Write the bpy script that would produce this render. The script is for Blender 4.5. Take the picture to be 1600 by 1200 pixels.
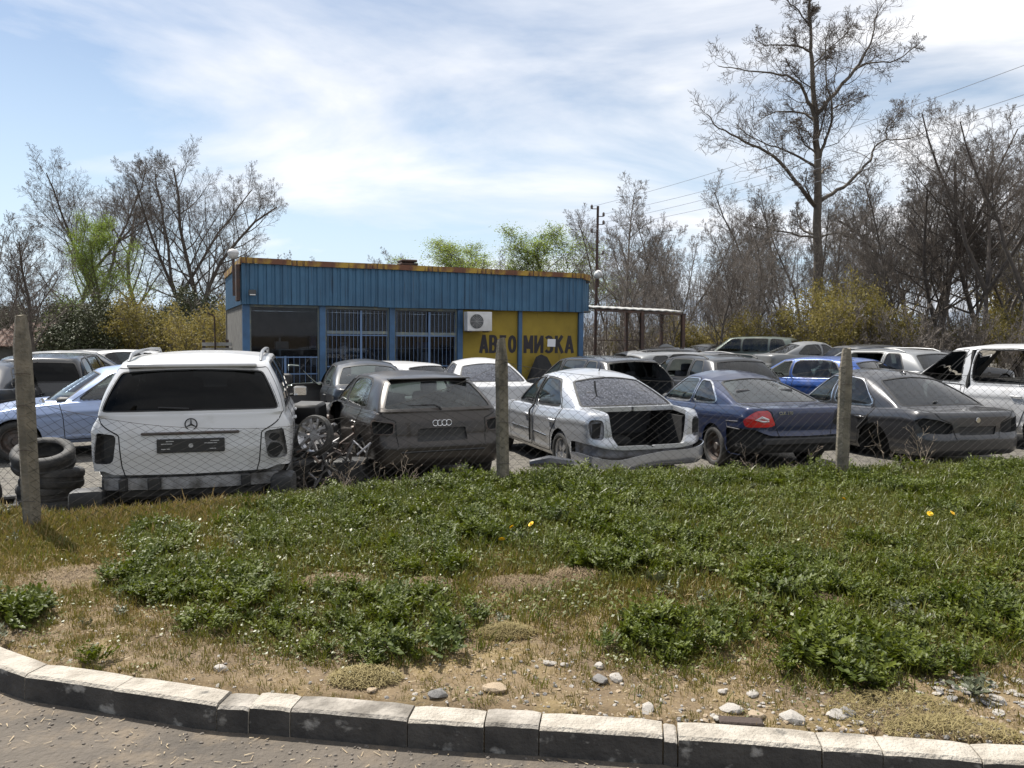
import bpy, bmesh, math, random
import numpy as np
from mathutils import Vector, Matrix
from mathutils.geometry import delaunay_2d_cdt

for o in list(bpy.data.objects):
    bpy.data.objects.remove(o)
SC = bpy.context.scene
COL = SC.collection
R = math.radians

# ------------------------------------------------------------------ camera
F_PX, HOR, EYE = 1230.0, 522.0, 1.65
PITCH = math.atan((600 - HOR) / F_PX)
cam = bpy.data.cameras.new('camera')
cam.sensor_width = 36
cam.lens = 36 * F_PX / 1600
cam.clip_start, cam.clip_end = 0.05, 3000
cam_o = bpy.data.objects.new('camera', cam)
COL.objects.link(cam_o)
cam_o.location = (0, 0, EYE)
cam_o.rotation_euler = (R(90) - PITCH, 0, 0)
SC.camera = cam_o

# ------------------------------------------------------------------ light
SUN_EL, SUN_AZ = R(57), math.atan2(-0.72, 0.69)     # azimuth from +Y towards +X
w = bpy.data.worlds.new('World')
SC.world = w
w.use_nodes = True
nt = w.node_tree
nt.nodes.clear()
N, LK = nt.nodes.new, nt.links.new
out = N('ShaderNodeOutputWorld')
bg = N('ShaderNodeBackground')
sky = N('ShaderNodeTexSky')
sky.sky_type = 'NISHITA'
sky.sun_disc = False
sky.sun_elevation = SUN_EL
sky.sun_rotation = SUN_AZ
sky.air_density = 1.0
sky.dust_density = 0.6
sky.ozone_density = 1.0
SKY_STRENGTH = 0.052
bg.inputs['Strength'].default_value = SKY_STRENGTH
# thin high cloud: noise on a plane above the place
tc = N('ShaderNodeTexCoord')
sep = N('ShaderNodeSeparateXYZ')
LK(tc.outputs['Generated'], sep.inputs[0])
zmax = N('ShaderNodeMath'); zmax.operation = 'MAXIMUM'; zmax.inputs[1].default_value = 0.0
LK(sep.outputs['Z'], zmax.inputs[0])
zadd = N('ShaderNodeMath'); zadd.operation = 'ADD'; zadd.inputs[1].default_value = 0.16
LK(zmax.outputs[0], zadd.inputs[0])
dx = N('ShaderNodeMath'); dx.operation = 'DIVIDE'
dy = N('ShaderNodeMath'); dy.operation = 'DIVIDE'
LK(sep.outputs['X'], dx.inputs[0]); LK(zadd.outputs[0], dx.inputs[1])
LK(sep.outputs['Y'], dy.inputs[0]); LK(zadd.outputs[0], dy.inputs[1])
cmb = N('ShaderNodeCombineXYZ')
LK(dx.outputs[0], cmb.inputs[0]); LK(dy.outputs[0], cmb.inputs[1])
mp = N('ShaderNodeMapping')
mp.inputs['Location'].default_value = (5.1, 2.6, 0)
mp.inputs['Rotation'].default_value = (0, 0, R(24))
mp.inputs['Scale'].default_value = (0.8, 1.0, 1)
LK(cmb.outputs[0], mp.inputs[0])
nz = N('ShaderNodeTexNoise')
nz.inputs['Scale'].default_value = 0.95
nz.inputs['Detail'].default_value = 8
nz.inputs['Roughness'].default_value = 0.56
nz.inputs['Distortion'].default_value = 0.5
LK(mp.outputs[0], nz.inputs['Vector'])
# cloudier towards the east (right), clearer low in the north-west
side = N('ShaderNodeMath'); side.operation = 'MULTIPLY_ADD'
side.inputs[1].default_value = 0.20; side.inputs[2].default_value = 0.0
LK(sep.outputs['X'], side.inputs[0])
up = N('ShaderNodeMath'); up.operation = 'MULTIPLY_ADD'
up.inputs[1].default_value = 0.22
LK(zmax.outputs[0], up.inputs[0]); LK(side.outputs[0], up.inputs[2])
sm = N('ShaderNodeMath'); sm.operation = 'ADD'
LK(nz.outputs['Fac'], sm.inputs[0]); LK(up.outputs[0], sm.inputs[1])
rp = N('ShaderNodeValToRGB')
rp.color_ramp.elements[0].position = 0.455
rp.color_ramp.elements[0].color = (0.0, 0.0, 0.0, 1)
rp.color_ramp.elements[1].position = 0.68
rp.color_ramp.elements[1].color = (1, 1, 1, 1)
LK(sm.outputs[0], rp.inputs[0])
# cloud body: slightly grey where thick
nz2 = N('ShaderNodeTexNoise')
nz2.inputs['Scale'].default_value = 1.1
nz2.inputs['Detail'].default_value = 5
LK(mp.outputs[0], nz2.inputs['Vector'])
rc = N('ShaderNodeValToRGB')
rc.color_ramp.elements[0].position = 0.30
rc.color_ramp.elements[0].color = (9.0, 9.7, 11.0, 1)
rc.color_ramp.elements[1].position = 0.62
rc.color_ramp.elements[1].color = (12.6, 12.6, 12.8, 1)
LK(nz2.outputs['Fac'], rc.inputs[0])
mx = N('ShaderNodeMix'); mx.data_type = 'RGBA'
LK(rp.outputs[0], mx.inputs['Factor'])
LK(rc.outputs[0], mx.inputs['B'])
# pale air low over the horizon
hz = N('ShaderNodeMapRange'); hz.inputs['From Min'].default_value = 0.0; hz.inputs['From Max'].default_value = 0.30
hz.inputs['To Min'].default_value = 0.92; hz.inputs['To Max'].default_value = 0.0
LK(sep.outputs['Z'], hz.inputs['Value'])
mh = N('ShaderNodeMix'); mh.data_type = 'RGBA'
mh.inputs['B'].default_value = (8.0, 10.0, 12.4, 1)
gain = N('ShaderNodeMix'); gain.data_type = 'RGBA'; gain.blend_type = 'MULTIPLY'
gain.inputs['Factor'].default_value = 1.0; gain.inputs['B'].default_value = (1.55, 1.48, 1.40, 1)
LK(sky.outputs[0], gain.inputs['A'])
LK(hz.outputs[0], mh.inputs['Factor']); LK(gain.outputs['Result'], mh.inputs['A'])
LK(mh.outputs['Result'], mx.inputs['A'])
LK(mx.outputs['Result'], bg.inputs['Color'])
LK(bg.outputs[0], out.inputs[0])

sun = bpy.data.lights.new('sun', 'SUN')
sun.energy = 5.0
sun.angle = R(0.53)
sun.color = (1.0, 0.955, 0.88)
sun_o = bpy.data.objects.new('sun', sun)
COL.objects.link(sun_o)
sdir = Vector((math.sin(SUN_AZ) * math.cos(SUN_EL), math.cos(SUN_AZ) * math.cos(SUN_EL), math.sin(SUN_EL)))
sun_o.rotation_euler = sdir.to_track_quat('Z', 'Y').to_euler()
sun_o.location = (0, 0, 30)

vs = SC.view_settings
vs.view_transform = 'Standard'
vs.look = 'None'
vs.exposure = 0.80
vs.gamma = 1.0
vs.use_curve_mapping = False
SC.cycles.max_bounces = 6
SC.cycles.diffuse_bounces = 2
SC.cycles.glossy_bounces = 3
SC.cycles.transparent_max_bounces = 12
SC.cycles.transmission_bounces = 4
SC.cycles.caustics_reflective = False
SC.cycles.caustics_refractive = False
SC.cycles.use_denoising = True

# ------------------------------------------------------------------ pixel <-> place (only used to read positions off the photograph)
_cp, _sp = math.cos(PITCH), math.sin(PITCH)
def ray(px, py):
    cx, cy = (px - 800) / F_PX, -(py - 600) / F_PX
    return Vector((cx, _cp + cy * _sp, -_sp + cy * _cp))
def at_z(px, py, z):
    r = ray(px, py); t = (z - EYE) / r.z
    return Vector((r.x * t, r.y * t, z))
def at_y(px, py, Y):
    r = ray(px, py); t = Y / r.y
    return Vector((r.x * t, Y, EYE + r.z * t))

# ------------------------------------------------------------------ objects
def tag(o, label=None, cat=None, group=None, kind=None):
    if label: o['label'] = label
    if cat: o['category'] = cat
    if group: o['group'] = group
    if kind: o['kind'] = kind
    return o
def thing(name, label, cat, loc=(0, 0, 0), rotz=0, group=None):
    o = bpy.data.objects.new(name, None)
    o.empty_display_size = 0.2
    COL.objects.link(o)
    o.location = loc
    o.rotation_euler = (0, 0, rotz)
    return tag(o, label, cat, group)
def link(name, me, parent=None, loc=None, rot=None):
    o = bpy.data.objects.new(name, me)
    COL.objects.link(o)
    if parent is not None: o.parent = parent
    if loc is not None: o.location = loc
    if rot is not None: o.rotation_euler = rot
    return o
def copy_tree(o, parent=None):
    c = o.copy(); COL.objects.link(c)
    if parent is not None: c.parent = parent
    for ch in o.children: copy_tree(ch, c)
    return c

def mesh_from(name, V, Fc, mats, mi=None, smooth=True, sharp=None):
    me = bpy.data.meshes.new(name)
    V = np.asarray(V, dtype=np.float32).reshape(-1, 3)
    me.from_pydata(V.tolist(), [], Fc if isinstance(Fc, list) else Fc.tolist())
    for m in (mats if isinstance(mats, (list, tuple)) else [mats]): me.materials.append(m)
    if mi is not None: me.polygons.foreach_set('material_index', np.asarray(mi, dtype=np.int32))
    me.polygons.foreach_set('use_smooth', np.full(len(me.polygons), bool(smooth)))
    if smooth and sharp: me.set_sharp_from_angle(angle=R(sharp))
    me.update()
    return me

class MB:
    """collects simple shapes; build() links them as one mesh object"""
    def __init__(s): s.V, s.F, s.M, s.m = [], [], [], 0
    def add(s, V, F, m=None):
        b = len(s.V)
        s.V += [tuple(v) for v in V]
        s.F += [[b + i for i in f] for f in F]
        s.M += [s.m if m is None else m] * len(F)
        return s
    def box(s, c, d, rz=0, rx=0, ry=0, m=None):
        hx, hy, hz = d[0] / 2, d[1] / 2, d[2] / 2
        M = Matrix.Translation(c) @ Matrix.Rotation(rz, 4, 'Z') @ Matrix.Rotation(ry, 4, 'Y') @ Matrix.Rotation(rx, 4, 'X')
        V = [M @ Vector((x, y, z)) for z in (-hz, hz) for x, y in ((-hx, -hy), (hx, -hy), (hx, hy), (-hx, hy))]
        return s.add(V, [[3, 2, 1, 0], [4, 5, 6, 7], [0, 1, 5, 4], [1, 2, 6, 5], [2, 3, 7, 6], [3, 0, 4, 7]], m)
    def rbox(s, c, d, r=0.03, seg=2, rz=0, rx=0, ry=0, m=None, taper=None):
        bm = bmesh.new()
        bmesh.ops.create_cube(bm, size=1)
        for v in bm.verts:
            k = 1.0 if (taper is None or v.co.z < 0) else taper
            v.co = Vector((v.co.x * d[0] * k, v.co.y * d[1] * k, v.co.z * d[2]))
        bmesh.ops.bevel(bm, geom=bm.edges[:], offset=min(r, min(d) * 0.48), segments=seg, affect='EDGES', profile=0.5)
        M = Matrix.Translation(c) @ Matrix.Rotation(rz, 4, 'Z') @ Matrix.Rotation(ry, 4, 'Y') @ Matrix.Rotation(rx, 4, 'X')
        bm.verts.index_update()
        V = [M @ v.co for v in bm.verts]
        Fc = [[v.index for v in f.verts] for f in bm.faces]
        bm.free()
        return s.add(V, Fc, m)
    def tube(s, P, rad, n=6, cap=True, m=None):
        P = [Vector(p) for p in P]
        if not isinstance(rad, (list, tuple)): rad = [rad] * len(P)
        V, Fc = [], []
        a = None
        for i, p in enumerate(P):
            d = (P[min(i + 1, len(P) - 1)] - P[max(i - 1, 0)]).normalized()
            if a is None:
                a = d.orthogonal().normalized()
            else:
                a = (a - d * a.dot(d))
                a = a.normalized() if a.length > 1e-6 else d.orthogonal().normalized()
            b = d.cross(a)
            for k in range(n):
                t = 2 * math.pi * k / n
                V.append(p + (a * math.cos(t) + b * math.sin(t)) * rad[i])
        for i in range(len(P) - 1):
            for k in range(n):
                k2 = (k + 1) % n
                Fc.append([i * n + k, i * n + k2, (i + 1) * n + k2, (i + 1) * n + k])
        if cap:
            Fc.append(list(range(n))[::-1]); Fc.append([(len(P) - 1) * n + k for k in range(n)])
        return s.add(V, Fc, m)
    def lathe(s, prof, n=24, M=None, closed=False, m=None):
        """prof: (r, h) pairs round the local Z axis"""
        V, Fc = [], []
        M = M or Matrix()
        for r_, h in prof:
            for k in range(n):
                t = 2 * math.pi * k / n
                V.append(M @ Vector((r_ * math.cos(t), r_ * math.sin(t), h)))
        q = len(prof)
        for i in range(q if closed else q - 1):
            j = (i + 1) % q
            for k in range(n):
                k2 = (k + 1) % n
                Fc.append([i * n + k, i * n + k2, j * n + k2, j * n + k])
        return s.add(V, Fc, m)
    def prism(s, poly, t, M=None, m=None):
        """flat outline (x, y) extruded from z=0 to z=t, then moved by M"""
        M = M or Matrix()
        n = len(poly)
        V = [M @ Vector((x, y, z)) for z in (0, t) for x, y in poly]
        Fc = [list(range(n))[::-1], [n + i for i in range(n)]]
        for i in range(n):
            j = (i + 1) % n
            Fc.append([i, j, n + j, n + i])
        return s.add(V, Fc, m)
    def mesh(s, name, mats, smooth=False, sharp=35):
        return mesh_from(name, s.V, s.F, mats, s.M, smooth, sharp)
    def build(s, name, mats, parent=None, smooth=False, sharp=35, loc=None, rot=None):
        return link(name, s.mesh(name, mats, smooth, sharp), parent, loc, rot)

# ------------------------------------------------------------------ materials
def mat(name, col, rough=0.6, metal=0.0, col2=None, nscale=4.0, ndet=4.0, fac=(0.35, 0.7), bump=0.0, bscale=40.0,
        spec=0.5, coat=0.0, streak=None, dirt=None, coord='Object', rough2=None, sss=None):
    m = bpy.data.materials.new(name)
    m.use_nodes = True
    t = m.node_tree
    b = t.nodes['Principled BSDF']
    b.inputs['Base Color'].default_value = (*col, 1)
    b.inputs['Roughness'].default_value = rough
    b.inputs['Metallic'].default_value = metal
    b.inputs['Specular IOR Level'].default_value = spec
    b.inputs['Coat Weight'].default_value = coat
    b.inputs['Coat Roughness'].default_value = 0.06
    tcn = t.nodes.new('ShaderNodeTexCoord')
    vec = tcn.outputs[coord]
    cur = None
    def noise(scale, det=4.0, stretch=None, rough_=0.55):
        v = vec
        if stretch:
            mpn = t.nodes.new('ShaderNodeMapping'); mpn.inputs['Scale'].default_value = stretch
            t.links.new(vec, mpn.inputs[0]); v = mpn.outputs[0]
        n_ = t.nodes.new('ShaderNodeTexNoise')
        n_.inputs['Scale'].default_value = scale; n_.inputs['Detail'].default_value = det
        n_.inputs['Roughness'].default_value = rough_
        t.links.new(v, n_.inputs['Vector'])
        return n_.outputs['Fac']
    def ramp(f, a, b_):
        r_ = t.nodes.new('ShaderNodeMapRange')
        r_.inputs['From Min'].default_value = a; r_.inputs['From Max'].default_value = b_
        t.links.new(f, r_.inputs['Value'])
        return r_.outputs[0]
    def mixc(f, A, B):
        x = t.nodes.new('ShaderNodeMix'); x.data_type = 'RGBA'
        t.links.new(f, x.inputs['Factor'])
        if isinstance(A, tuple): x.inputs['A'].default_value = (*A, 1)
        else: t.links.new(A, x.inputs['A'])
        if isinstance(B, tuple): x.inputs['B'].default_value = (*B, 1)
        else: t.links.new(B, x.inputs['B'])
        return x.outputs['Result']
    cur = col
    if col2 is not None:
        cur = mixc(ramp(noise(nscale, ndet), *fac), col, col2)
    if streak is not None:                       # (colour, scale, stretch, lo, hi)
        cur = mixc(ramp(noise(streak[1], 5, streak[2]), streak[3], streak[4]), cur, streak[0])
    rsock = None
    if dirt is not None:                         # (colour, scale, lo, hi)
        f = ramp(noise(dirt[1], 8, None, 0.65), dirt[2], dirt[3])
        cur = mixc(f, cur, dirt[0])
        rr = t.nodes.new('ShaderNodeMapRange')
        rr.inputs['To Min'].default_value = rough; rr.inputs['To Max'].default_value = max(rough, 0.7)
        t.links.new(f, rr.inputs['Value']); t.links.new(rr.outputs[0], b.inputs['Roughness'])
        if coat:
            cr = t.nodes.new('ShaderNodeMapRange')
            cr.inputs['To Min'].default_value = coat; cr.inputs['To Max'].default_value = coat * 0.15
            t.links.new(f, cr.inputs['Value']); t.links.new(cr.outputs[0], b.inputs['Coat Weight'])
    if not isinstance(cur, tuple): t.links.new(cur, b.inputs['Base Color'])
    if bump:
        bn = t.nodes.new('ShaderNodeBump'); bn.inputs['Strength'].default_value = bump
        bn.inputs['Distance'].default_value = 0.02
        t.links.new(noise(bscale, 6), bn.inputs['Height'])
        t.links.new(bn.outputs[0], b.inputs['Normal'])
    return m

def glass(name, tint, refl=0.06, dust=(0.35, 0.36, 0.36), dusty=0.1, dscale=6.0, lo=0.3, hi=0.8):
    """window pane: tinted see-through with a mirror coat and dust"""
    m = bpy.data.materials.new(name); m.use_nodes = True
    t = m.node_tree; t.nodes.clear()
    o = t.nodes.new('ShaderNodeOutputMaterial')
    tr = t.nodes.new('ShaderNodeBsdfTransparent'); tr.inputs[0].default_value = (*tint, 1)
    gl = t.nodes.new('ShaderNodeBsdfGlossy'); gl.inputs['Roughness'].default_value = 0.03
    gl.inputs['Color'].default_value = (1, 1, 1, 1)
    fr = t.nodes.new('ShaderNodeFresnel'); fr.inputs[0].default_value = 1.5
    ad = t.nodes.new('ShaderNodeMath'); ad.operation = 'ADD'; ad.inputs[1].default_value = refl - 0.04
    ad.use_clamp = True
    t.links.new(fr.outputs[0], ad.inputs[0])
    m1 = t.nodes.new('ShaderNodeMixShader')
    t.links.new(ad.outputs[0], m1.inputs[0]); t.links.new(tr.outputs[0], m1.inputs[1]); t.links.new(gl.outputs[0], m1.inputs[2])
    df = t.nodes.new('ShaderNodeBsdfDiffuse'); df.inputs[0].default_value = (*dust, 1)
    tcn = t.nodes.new('ShaderNodeTexCoord')
    n_ = t.nodes.new('ShaderNodeTexNoise'); n_.inputs['Scale'].default_value = dscale; n_.inputs['Detail'].default_value = 8
    n_.inputs['Roughness'].default_value = 0.65
    t.links.new(tcn.outputs['Object'], n_.inputs['Vector'])
    mr = t.nodes.new('ShaderNodeMapRange'); mr.inputs['From Min'].default_value = lo; mr.inputs['From Max'].default_value = hi
    mr.inputs['To Max'].default_value = dusty
    t.links.new(n_.outputs['Fac'], mr.inputs['Value'])
    m2 = t.nodes.new('ShaderNodeMixShader')
    t.links.new(mr.outputs[0], m2.inputs[0]); t.links.new(m1.outputs[0], m2.inputs[1]); t.links.new(df.outputs[0], m2.inputs[2])
    t.links.new(m2.outputs[0], o.inputs[0])
    return m

def text_mesh(name, body, size, m, parent, loc, rot, depth=.004, bold=0.0, sx=1.0):
    cu = bpy.data.curves.new(name, 'FONT')
    cu.body = body; cu.size = size; cu.extrude = depth; cu.offset = bold; cu.align_x = 'CENTER'
    t = bpy.data.objects.new('tmp', cu); COL.objects.link(t)
    bpy.context.view_layer.update()
    me = bpy.data.meshes.new_from_object(t.evaluated_get(bpy.context.evaluated_depsgraph_get()))
    bpy.data.objects.remove(t)
    me.name = name; me.materials.clear(); me.materials.append(m)
    o = link(name, me, parent, loc, rot)
    o.scale = (sx, 1, 1)
    return o

def leafmat(name, c1, c2, rough=.45, trans=.25, spec=.5, sc=30):
    m = bpy.data.materials.new(name); m.use_nodes = True; t = m.node_tree; b = t.nodes['Principled BSDF']
    b.inputs['Roughness'].default_value = rough; b.inputs['Specular IOR Level'].default_value = spec
    oi = t.nodes.new('ShaderNodeObjectInfo'); tcn = t.nodes.new('ShaderNodeTexCoord')
    n_ = t.nodes.new('ShaderNodeTexNoise'); n_.inputs['Scale'].default_value = sc; t.links.new(tcn.outputs['Object'], n_.inputs['Vector'])
    a = t.nodes.new('ShaderNodeMath'); a.operation = 'MULTIPLY_ADD'; a.inputs[1].default_value = .6; t.links.new(oi.outputs['Random'], a.inputs[0])
    mr = t.nodes.new('ShaderNodeMapRange'); mr.inputs['From Min'].default_value = .35; mr.inputs['From Max'].default_value = .65; mr.inputs['To Max'].default_value = .4
    t.links.new(n_.outputs['Fac'], mr.inputs['Value']); t.links.new(mr.outputs[0], a.inputs[2])
    x = t.nodes.new('ShaderNodeMix'); x.data_type = 'RGBA'; x.inputs['A'].default_value = (*c1, 1); x.inputs['B'].default_value = (*c2, 1)
    t.links.new(a.outputs[0], x.inputs['Factor']); t.links.new(x.outputs['Result'], b.inputs['Base Color'])
    tr = t.nodes.new('ShaderNodeBsdfTranslucent'); t.links.new(x.outputs['Result'], tr.inputs[0])
    ms = t.nodes.new('ShaderNodeMixShader'); ms.inputs[0].default_value = trans
    o = t.nodes['Material Output']; t.links.new(b.outputs[0], ms.inputs[1]); t.links.new(tr.outputs[0], ms.inputs[2]); t.links.new(ms.outputs[0], o.inputs[0])
    return m
# ------------------------------------------------------------------ car body builder
# A body is one surface: u runs round the plan from the middle of the tail (0) over one side to the middle of the nose (13),
# v runs up: 0-1 lower body, 1-2 decks and shoulder, 2-3 glasshouse, 3-4 roof.  Panels, panes, light openings are cut out of it.
KU = 13
def pchip_fine(P, n=40):
    P = np.asarray(P, float)
    if P.ndim == 1: P = P[:, None]
    d = np.diff(P, axis=0)
    m = np.zeros_like(P)
    for i in range(1, len(P) - 1):
        a, b = d[i - 1], d[i]
        ok = a * b > 0
        m[i] = np.where(ok, 2 * a * b / np.where(ok, a + b, 1), 0)
    m[0], m[-1] = d[0], d[-1]
    out = []
    for i in range(len(P) - 1):
        t = np.linspace(0, 1, n, endpoint=False)[:, None]
        h00, h10, h01, h11 = 2*t**3-3*t**2+1, t**3-2*t**2+t, -2*t**3+3*t**2, t**3-t**2
        out.append(h00*P[i] + h10*m[i] + h01*P[i+1] + h11*m[i+1])
    out.append(P[-1:])
    return np.concatenate(out)
def in_poly(px, py, poly):
    ins = np.zeros(len(px), bool)
    j = len(poly) - 1
    for i in range(len(poly)):
        xi, yi = poly[i]; xj, yj = poly[j]
        c = ((yi > py) != (yj > py))
        with np.errstate(divide='ignore', invalid='ignore'):
            ins ^= c & (px < (xj - xi) * (py - yi) / (yj - yi + 1e-15) + xi)
        j = i
    return ins

class Body:
    def __init__(s, sp, nu=6, nv=(18, 7, 8, 7)):
        s.sp = sp
        L, hw, rb, fb = sp['L'], sp['hw'], sp.get('rb', .07), sp.get('fb', .16)
        gbr, xa, gw, rw, rr, rf = sp['gbr'], sp['xa'], sp['gw'], sp['rw'], sp['rr'], sp['rf']
        c3, c4 = sp.get('c3', .12), sp.get('c4', .38)
        cow = sp.get('cowl', .40)
        r1, r2 = sp.get('rc', (.05, .19))
        body = [(0, 0), (rb*.15, .40*hw), (rb*.55, .72*hw), (rb+r1, .90*hw), (rb+r2, .975*hw), (.22*L, hw), (.35*L, hw*1.002), (.5*L, hw*1.004),
                (.63*L, hw*1.002), (.78*L, .995*hw), (L-fb-.22, .955*hw), (L-fb-.04, .82*hw), (L-fb*.4, .50*hw), (L, 0)]
        x4 = gbr + c4
        xs = np.linspace(x4, xa, 5)
        gh = [(gbr, 0), (gbr+.01, .42*gw), (gbr+.03, .74*gw), (gbr+c3, .945*gw), (x4, .992*gw), (xs[1], gw*1.01), (xs[2], gw*1.015), (xs[3], gw*1.01),
              (xa, gw*.985), (xa+cow*.30, .915*gw), (xa+cow*.62, .76*gw), (xa+cow*.84, .55*gw), (xa+cow*.96, .30*gw), (xa+cow, 0)]
        t4, t8 = rr + sp.get('t4', .2), rf - .16
        ts = np.linspace(t4, t8, 5)
        rf_ = [(rr, 0), (rr+.004, .42*rw), (rr+.02, .75*rw), (rr+.07, .93*rw), (t4, .99*rw), (ts[1], rw*1.01), (ts[2], rw*1.015), (ts[3], rw*1.01),
               (t8, rw*.99), (rf-.06, .93*rw), (rf, .78*rw), (rf+.03, .56*rw), (rf+.05, .3*rw), (rf+.06, 0)]
        s.b, s.g, s.r = pchip_fine(body), pchip_fine(gh), pchip_fine(rf_)
        s.uf = np.linspace(0, KU, len(s.b))
        zt = np.array(sp['belt'], float)
        s.zt = np.interp(s.b[:, 0], zt[:, 0], zt[:, 1])
        k = np.ones(9) / 9
        s.zt = np.convolve(np.pad(s.zt, 4, mode='edge'), k, 'valid')
        s.gz = np.interp(s.g[:, 0], zt[:, 0], zt[:, 1]) + sp.get('gup', .035)
        ro = np.array(sp['roof'], float)
        s.ro = ro
        tang = np.gradient(s.b, axis=0)
        nn = np.stack([-tang[:, 1], tang[:, 0]], 1)
        s.n = nn / (np.linalg.norm(nn, axis=1)[:, None] + 1e-9)
        s.n[0] = (-1, 0); s.n[-1] = (1, 0)
        s.zs = np.interp(s.b[:, 0], [0, .3, .9, L - .9, L - .3, L], [sp.get('zsr', sp['zs']), sp.get('zsr', sp['zs']), sp['zs'], sp['zs'], sp.get('zsf', sp['zs']), sp.get('zsf', sp['zs'])])
        def fine(p):
            p = np.array(p, float); t = np.linspace(0, 1, 201); q = np.interp(t, p[:, 0], p[:, 1])
            k_ = np.ones(13)/13; q = np.convolve(np.pad(q, 6, mode='edge'), k_, 'valid')
            return t, q
        s.sprof, s.rprof, s.fprof = fine(sp['side_p']), fine(sp['rear_p']), fine(sp['front_p'])
        s.regs, s.polys = [], {}
        uu = np.linspace(0, KU, KU * nu + 1)
        vv = np.concatenate([np.linspace(i, i + 1, n, endpoint=False) for i, n in enumerate(nv)] + [[4.0]])
        s.grid = np.stack(np.meshgrid(uu, vv, indexing='ij'), -1).reshape(-1, 2)
    def roofz(s, x): return np.interp(x, s.ro[:, 0], s.ro[:, 1])
    def F(s, u, v):
        u, v = np.asarray(u, float), np.asarray(v, float)
        sp = s.sp
        I = lambda A: np.interp(u, s.uf, A)
        bx, by, zt, nx, ny, zs = I(s.b[:, 0]), I(s.b[:, 1]), I(s.zt), I(s.n[:, 0]), I(s.n[:, 1]), I(s.zs)
        def prof(p, t):
            return np.interp(t, *p)
        t = np.clip(v, 0, 1)
        z = zs + (zt - zs) * t
        zr = (z - sp['zs']) / (np.interp(bx, *np.array(sp['belt'], float).T) - sp['zs'])
        off = prof(s.sprof, t) * ny**2 + np.where(u < KU / 2, prof(s.rprof, t), prof(s.fprof, t)) * nx**2
        X, Y, Z = bx + nx * off, by + ny * off, z
        gx, gy, gz = I(s.g[:, 0]), I(s.g[:, 1]), I(s.gz)
        w = np.clip(v - 1, 0, 1)
        X = X + (gx - X) * w; Y = Y + (gy - Y) * w; Z = Z + (gz - Z) * (1 - (1 - w)**2.2)
        rx, ry = I(s.r[:, 0]), I(s.r[:, 1])
        rw, cr = sp['rw'], sp.get('crown', .05)
        rz = s.roofz(rx) + cr * (1 - np.clip(ry / rw, 0, 1)**2)
        w = np.clip(v - 2, 0, 1)
        bul = sp.get('bulge', .025) * 4 * w * (1 - w)
        gn = np.stack([I(s.n[:, 0]), I(s.n[:, 1])], -1)
        X = X + (rx - X) * w + gn[..., 0] * bul; Y = Y + (ry - Y) * w + gn[..., 1] * bul; Z = Z + (rz - Z) * w
        w = np.clip(v - 3, 0, 1)
        xc = s.sp['rr'] + .3 + (sp['rf'] - .3 - sp['rr'] - .3) * np.clip((I(s.r[:, 0]) - sp['rr']) / (sp['rf'] + .06 - sp['rr']), 0, 1)
        xx, yy = rx + (xc - rx) * w, ry * (1 - w)
        on = v > 3
        X = np.where(on, xx, X); Y = np.where(on, yy, Y)
        Z = np.where(on, s.roofz(xx) + cr * (1 - np.clip(yy / rw, 0, 1)**2), Z)
        d = sp.get('dent')
        return np.stack([X, np.maximum(Y, 0), Z], -1)
    def Nrm(s, u, v, e=.02):
        u, v = np.asarray(u, float), np.asarray(v, float)
        u0, u1 = np.clip(u - e, 0, KU), np.clip(u + e, 0, KU)
        v0, v1 = np.clip(v - e, 0, 4), np.clip(v + e, 0, 4)
        a = s.F(u1, v) - s.F(u0, v); b = s.F(u, v1) - s.F(u, v0)
        n = np.cross(b, a)
        return n / (np.linalg.norm(n, axis=-1)[..., None] + 1e-9)
    # ---- positions: ('u',u,v) ('s',x,v) ('r',y,v) ('f',y,v);  v may be ('z', height) on the lower body
    def pt(s, p):
        k, a, v = p
        vz = None
        if isinstance(v, tuple): vz = v[1]; v = .6
        for _ in range(3):
            if k == 'u': u = float(a)
            else:
                if k == 's': uu = np.linspace(2.2, 11.2, 360); q = s.F(uu, np.full_like(uu, v))[:, 0]
                elif k == 'r': uu = np.linspace(0, 4.6, 240); q = s.F(uu, np.full_like(uu, v))[:, 1]
                else: uu = np.linspace(KU, 9, 240); q = s.F(uu, np.full_like(uu, v))[:, 1]
                q = np.maximum.accumulate(q)
                u = float(np.interp(a, q, uu))
            if vz is None: break
            z0, z1 = np.interp(u, s.uf, s.zs), np.interp(u, s.uf, s.zt)
            v = float(np.clip((vz - z0) / (z1 - z0), 0, 1))
        return (u, v)
    def poly(s, pts, rnd=.25):
        P = [s.pt(p) for p in pts]
        n = len(P)
        if rnd:
            Q = []
            for i in range(n):
                a, b, c = np.array(P[i-1]), np.array(P[i]), np.array(P[(i+1) % n])
                if b[0] < 1e-6 or b[0] > KU - 1e-6: Q.append(tuple(b)); continue
                r_ = rnd
                p0, p2 = b + (a - b) * r_, b + (c - b) * r_
                for t in (0, .33, .67, 1): Q.append(tuple((1-t)**2*p0 + 2*t*(1-t)*b + t*t*p2))
            P = Q
        D = []
        n = len(P)
        for i in range(n):
            a, b = np.array(P[i]), np.array(P[(i+1) % n])
            k = max(1, int(math.ceil(max(abs(b[0]-a[0]) / .17, abs(b[1]-a[1]) / .10))))
            for j in range(k): D.append(tuple(a + (b - a) * j / k))
        return [(min(max(u, 0), KU), min(max(v, 0), 4)) for u, v in D]
    def cut(s, name, pts, rnd=.25):
        """a named region; earlier regions win over later ones"""
        p = pts if isinstance(pts[0][0], (float, int)) else s.poly(pts, rnd)
        s.regs.append((name, p)); s.polys.setdefault(name, []).append(p)
        return p
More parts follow.
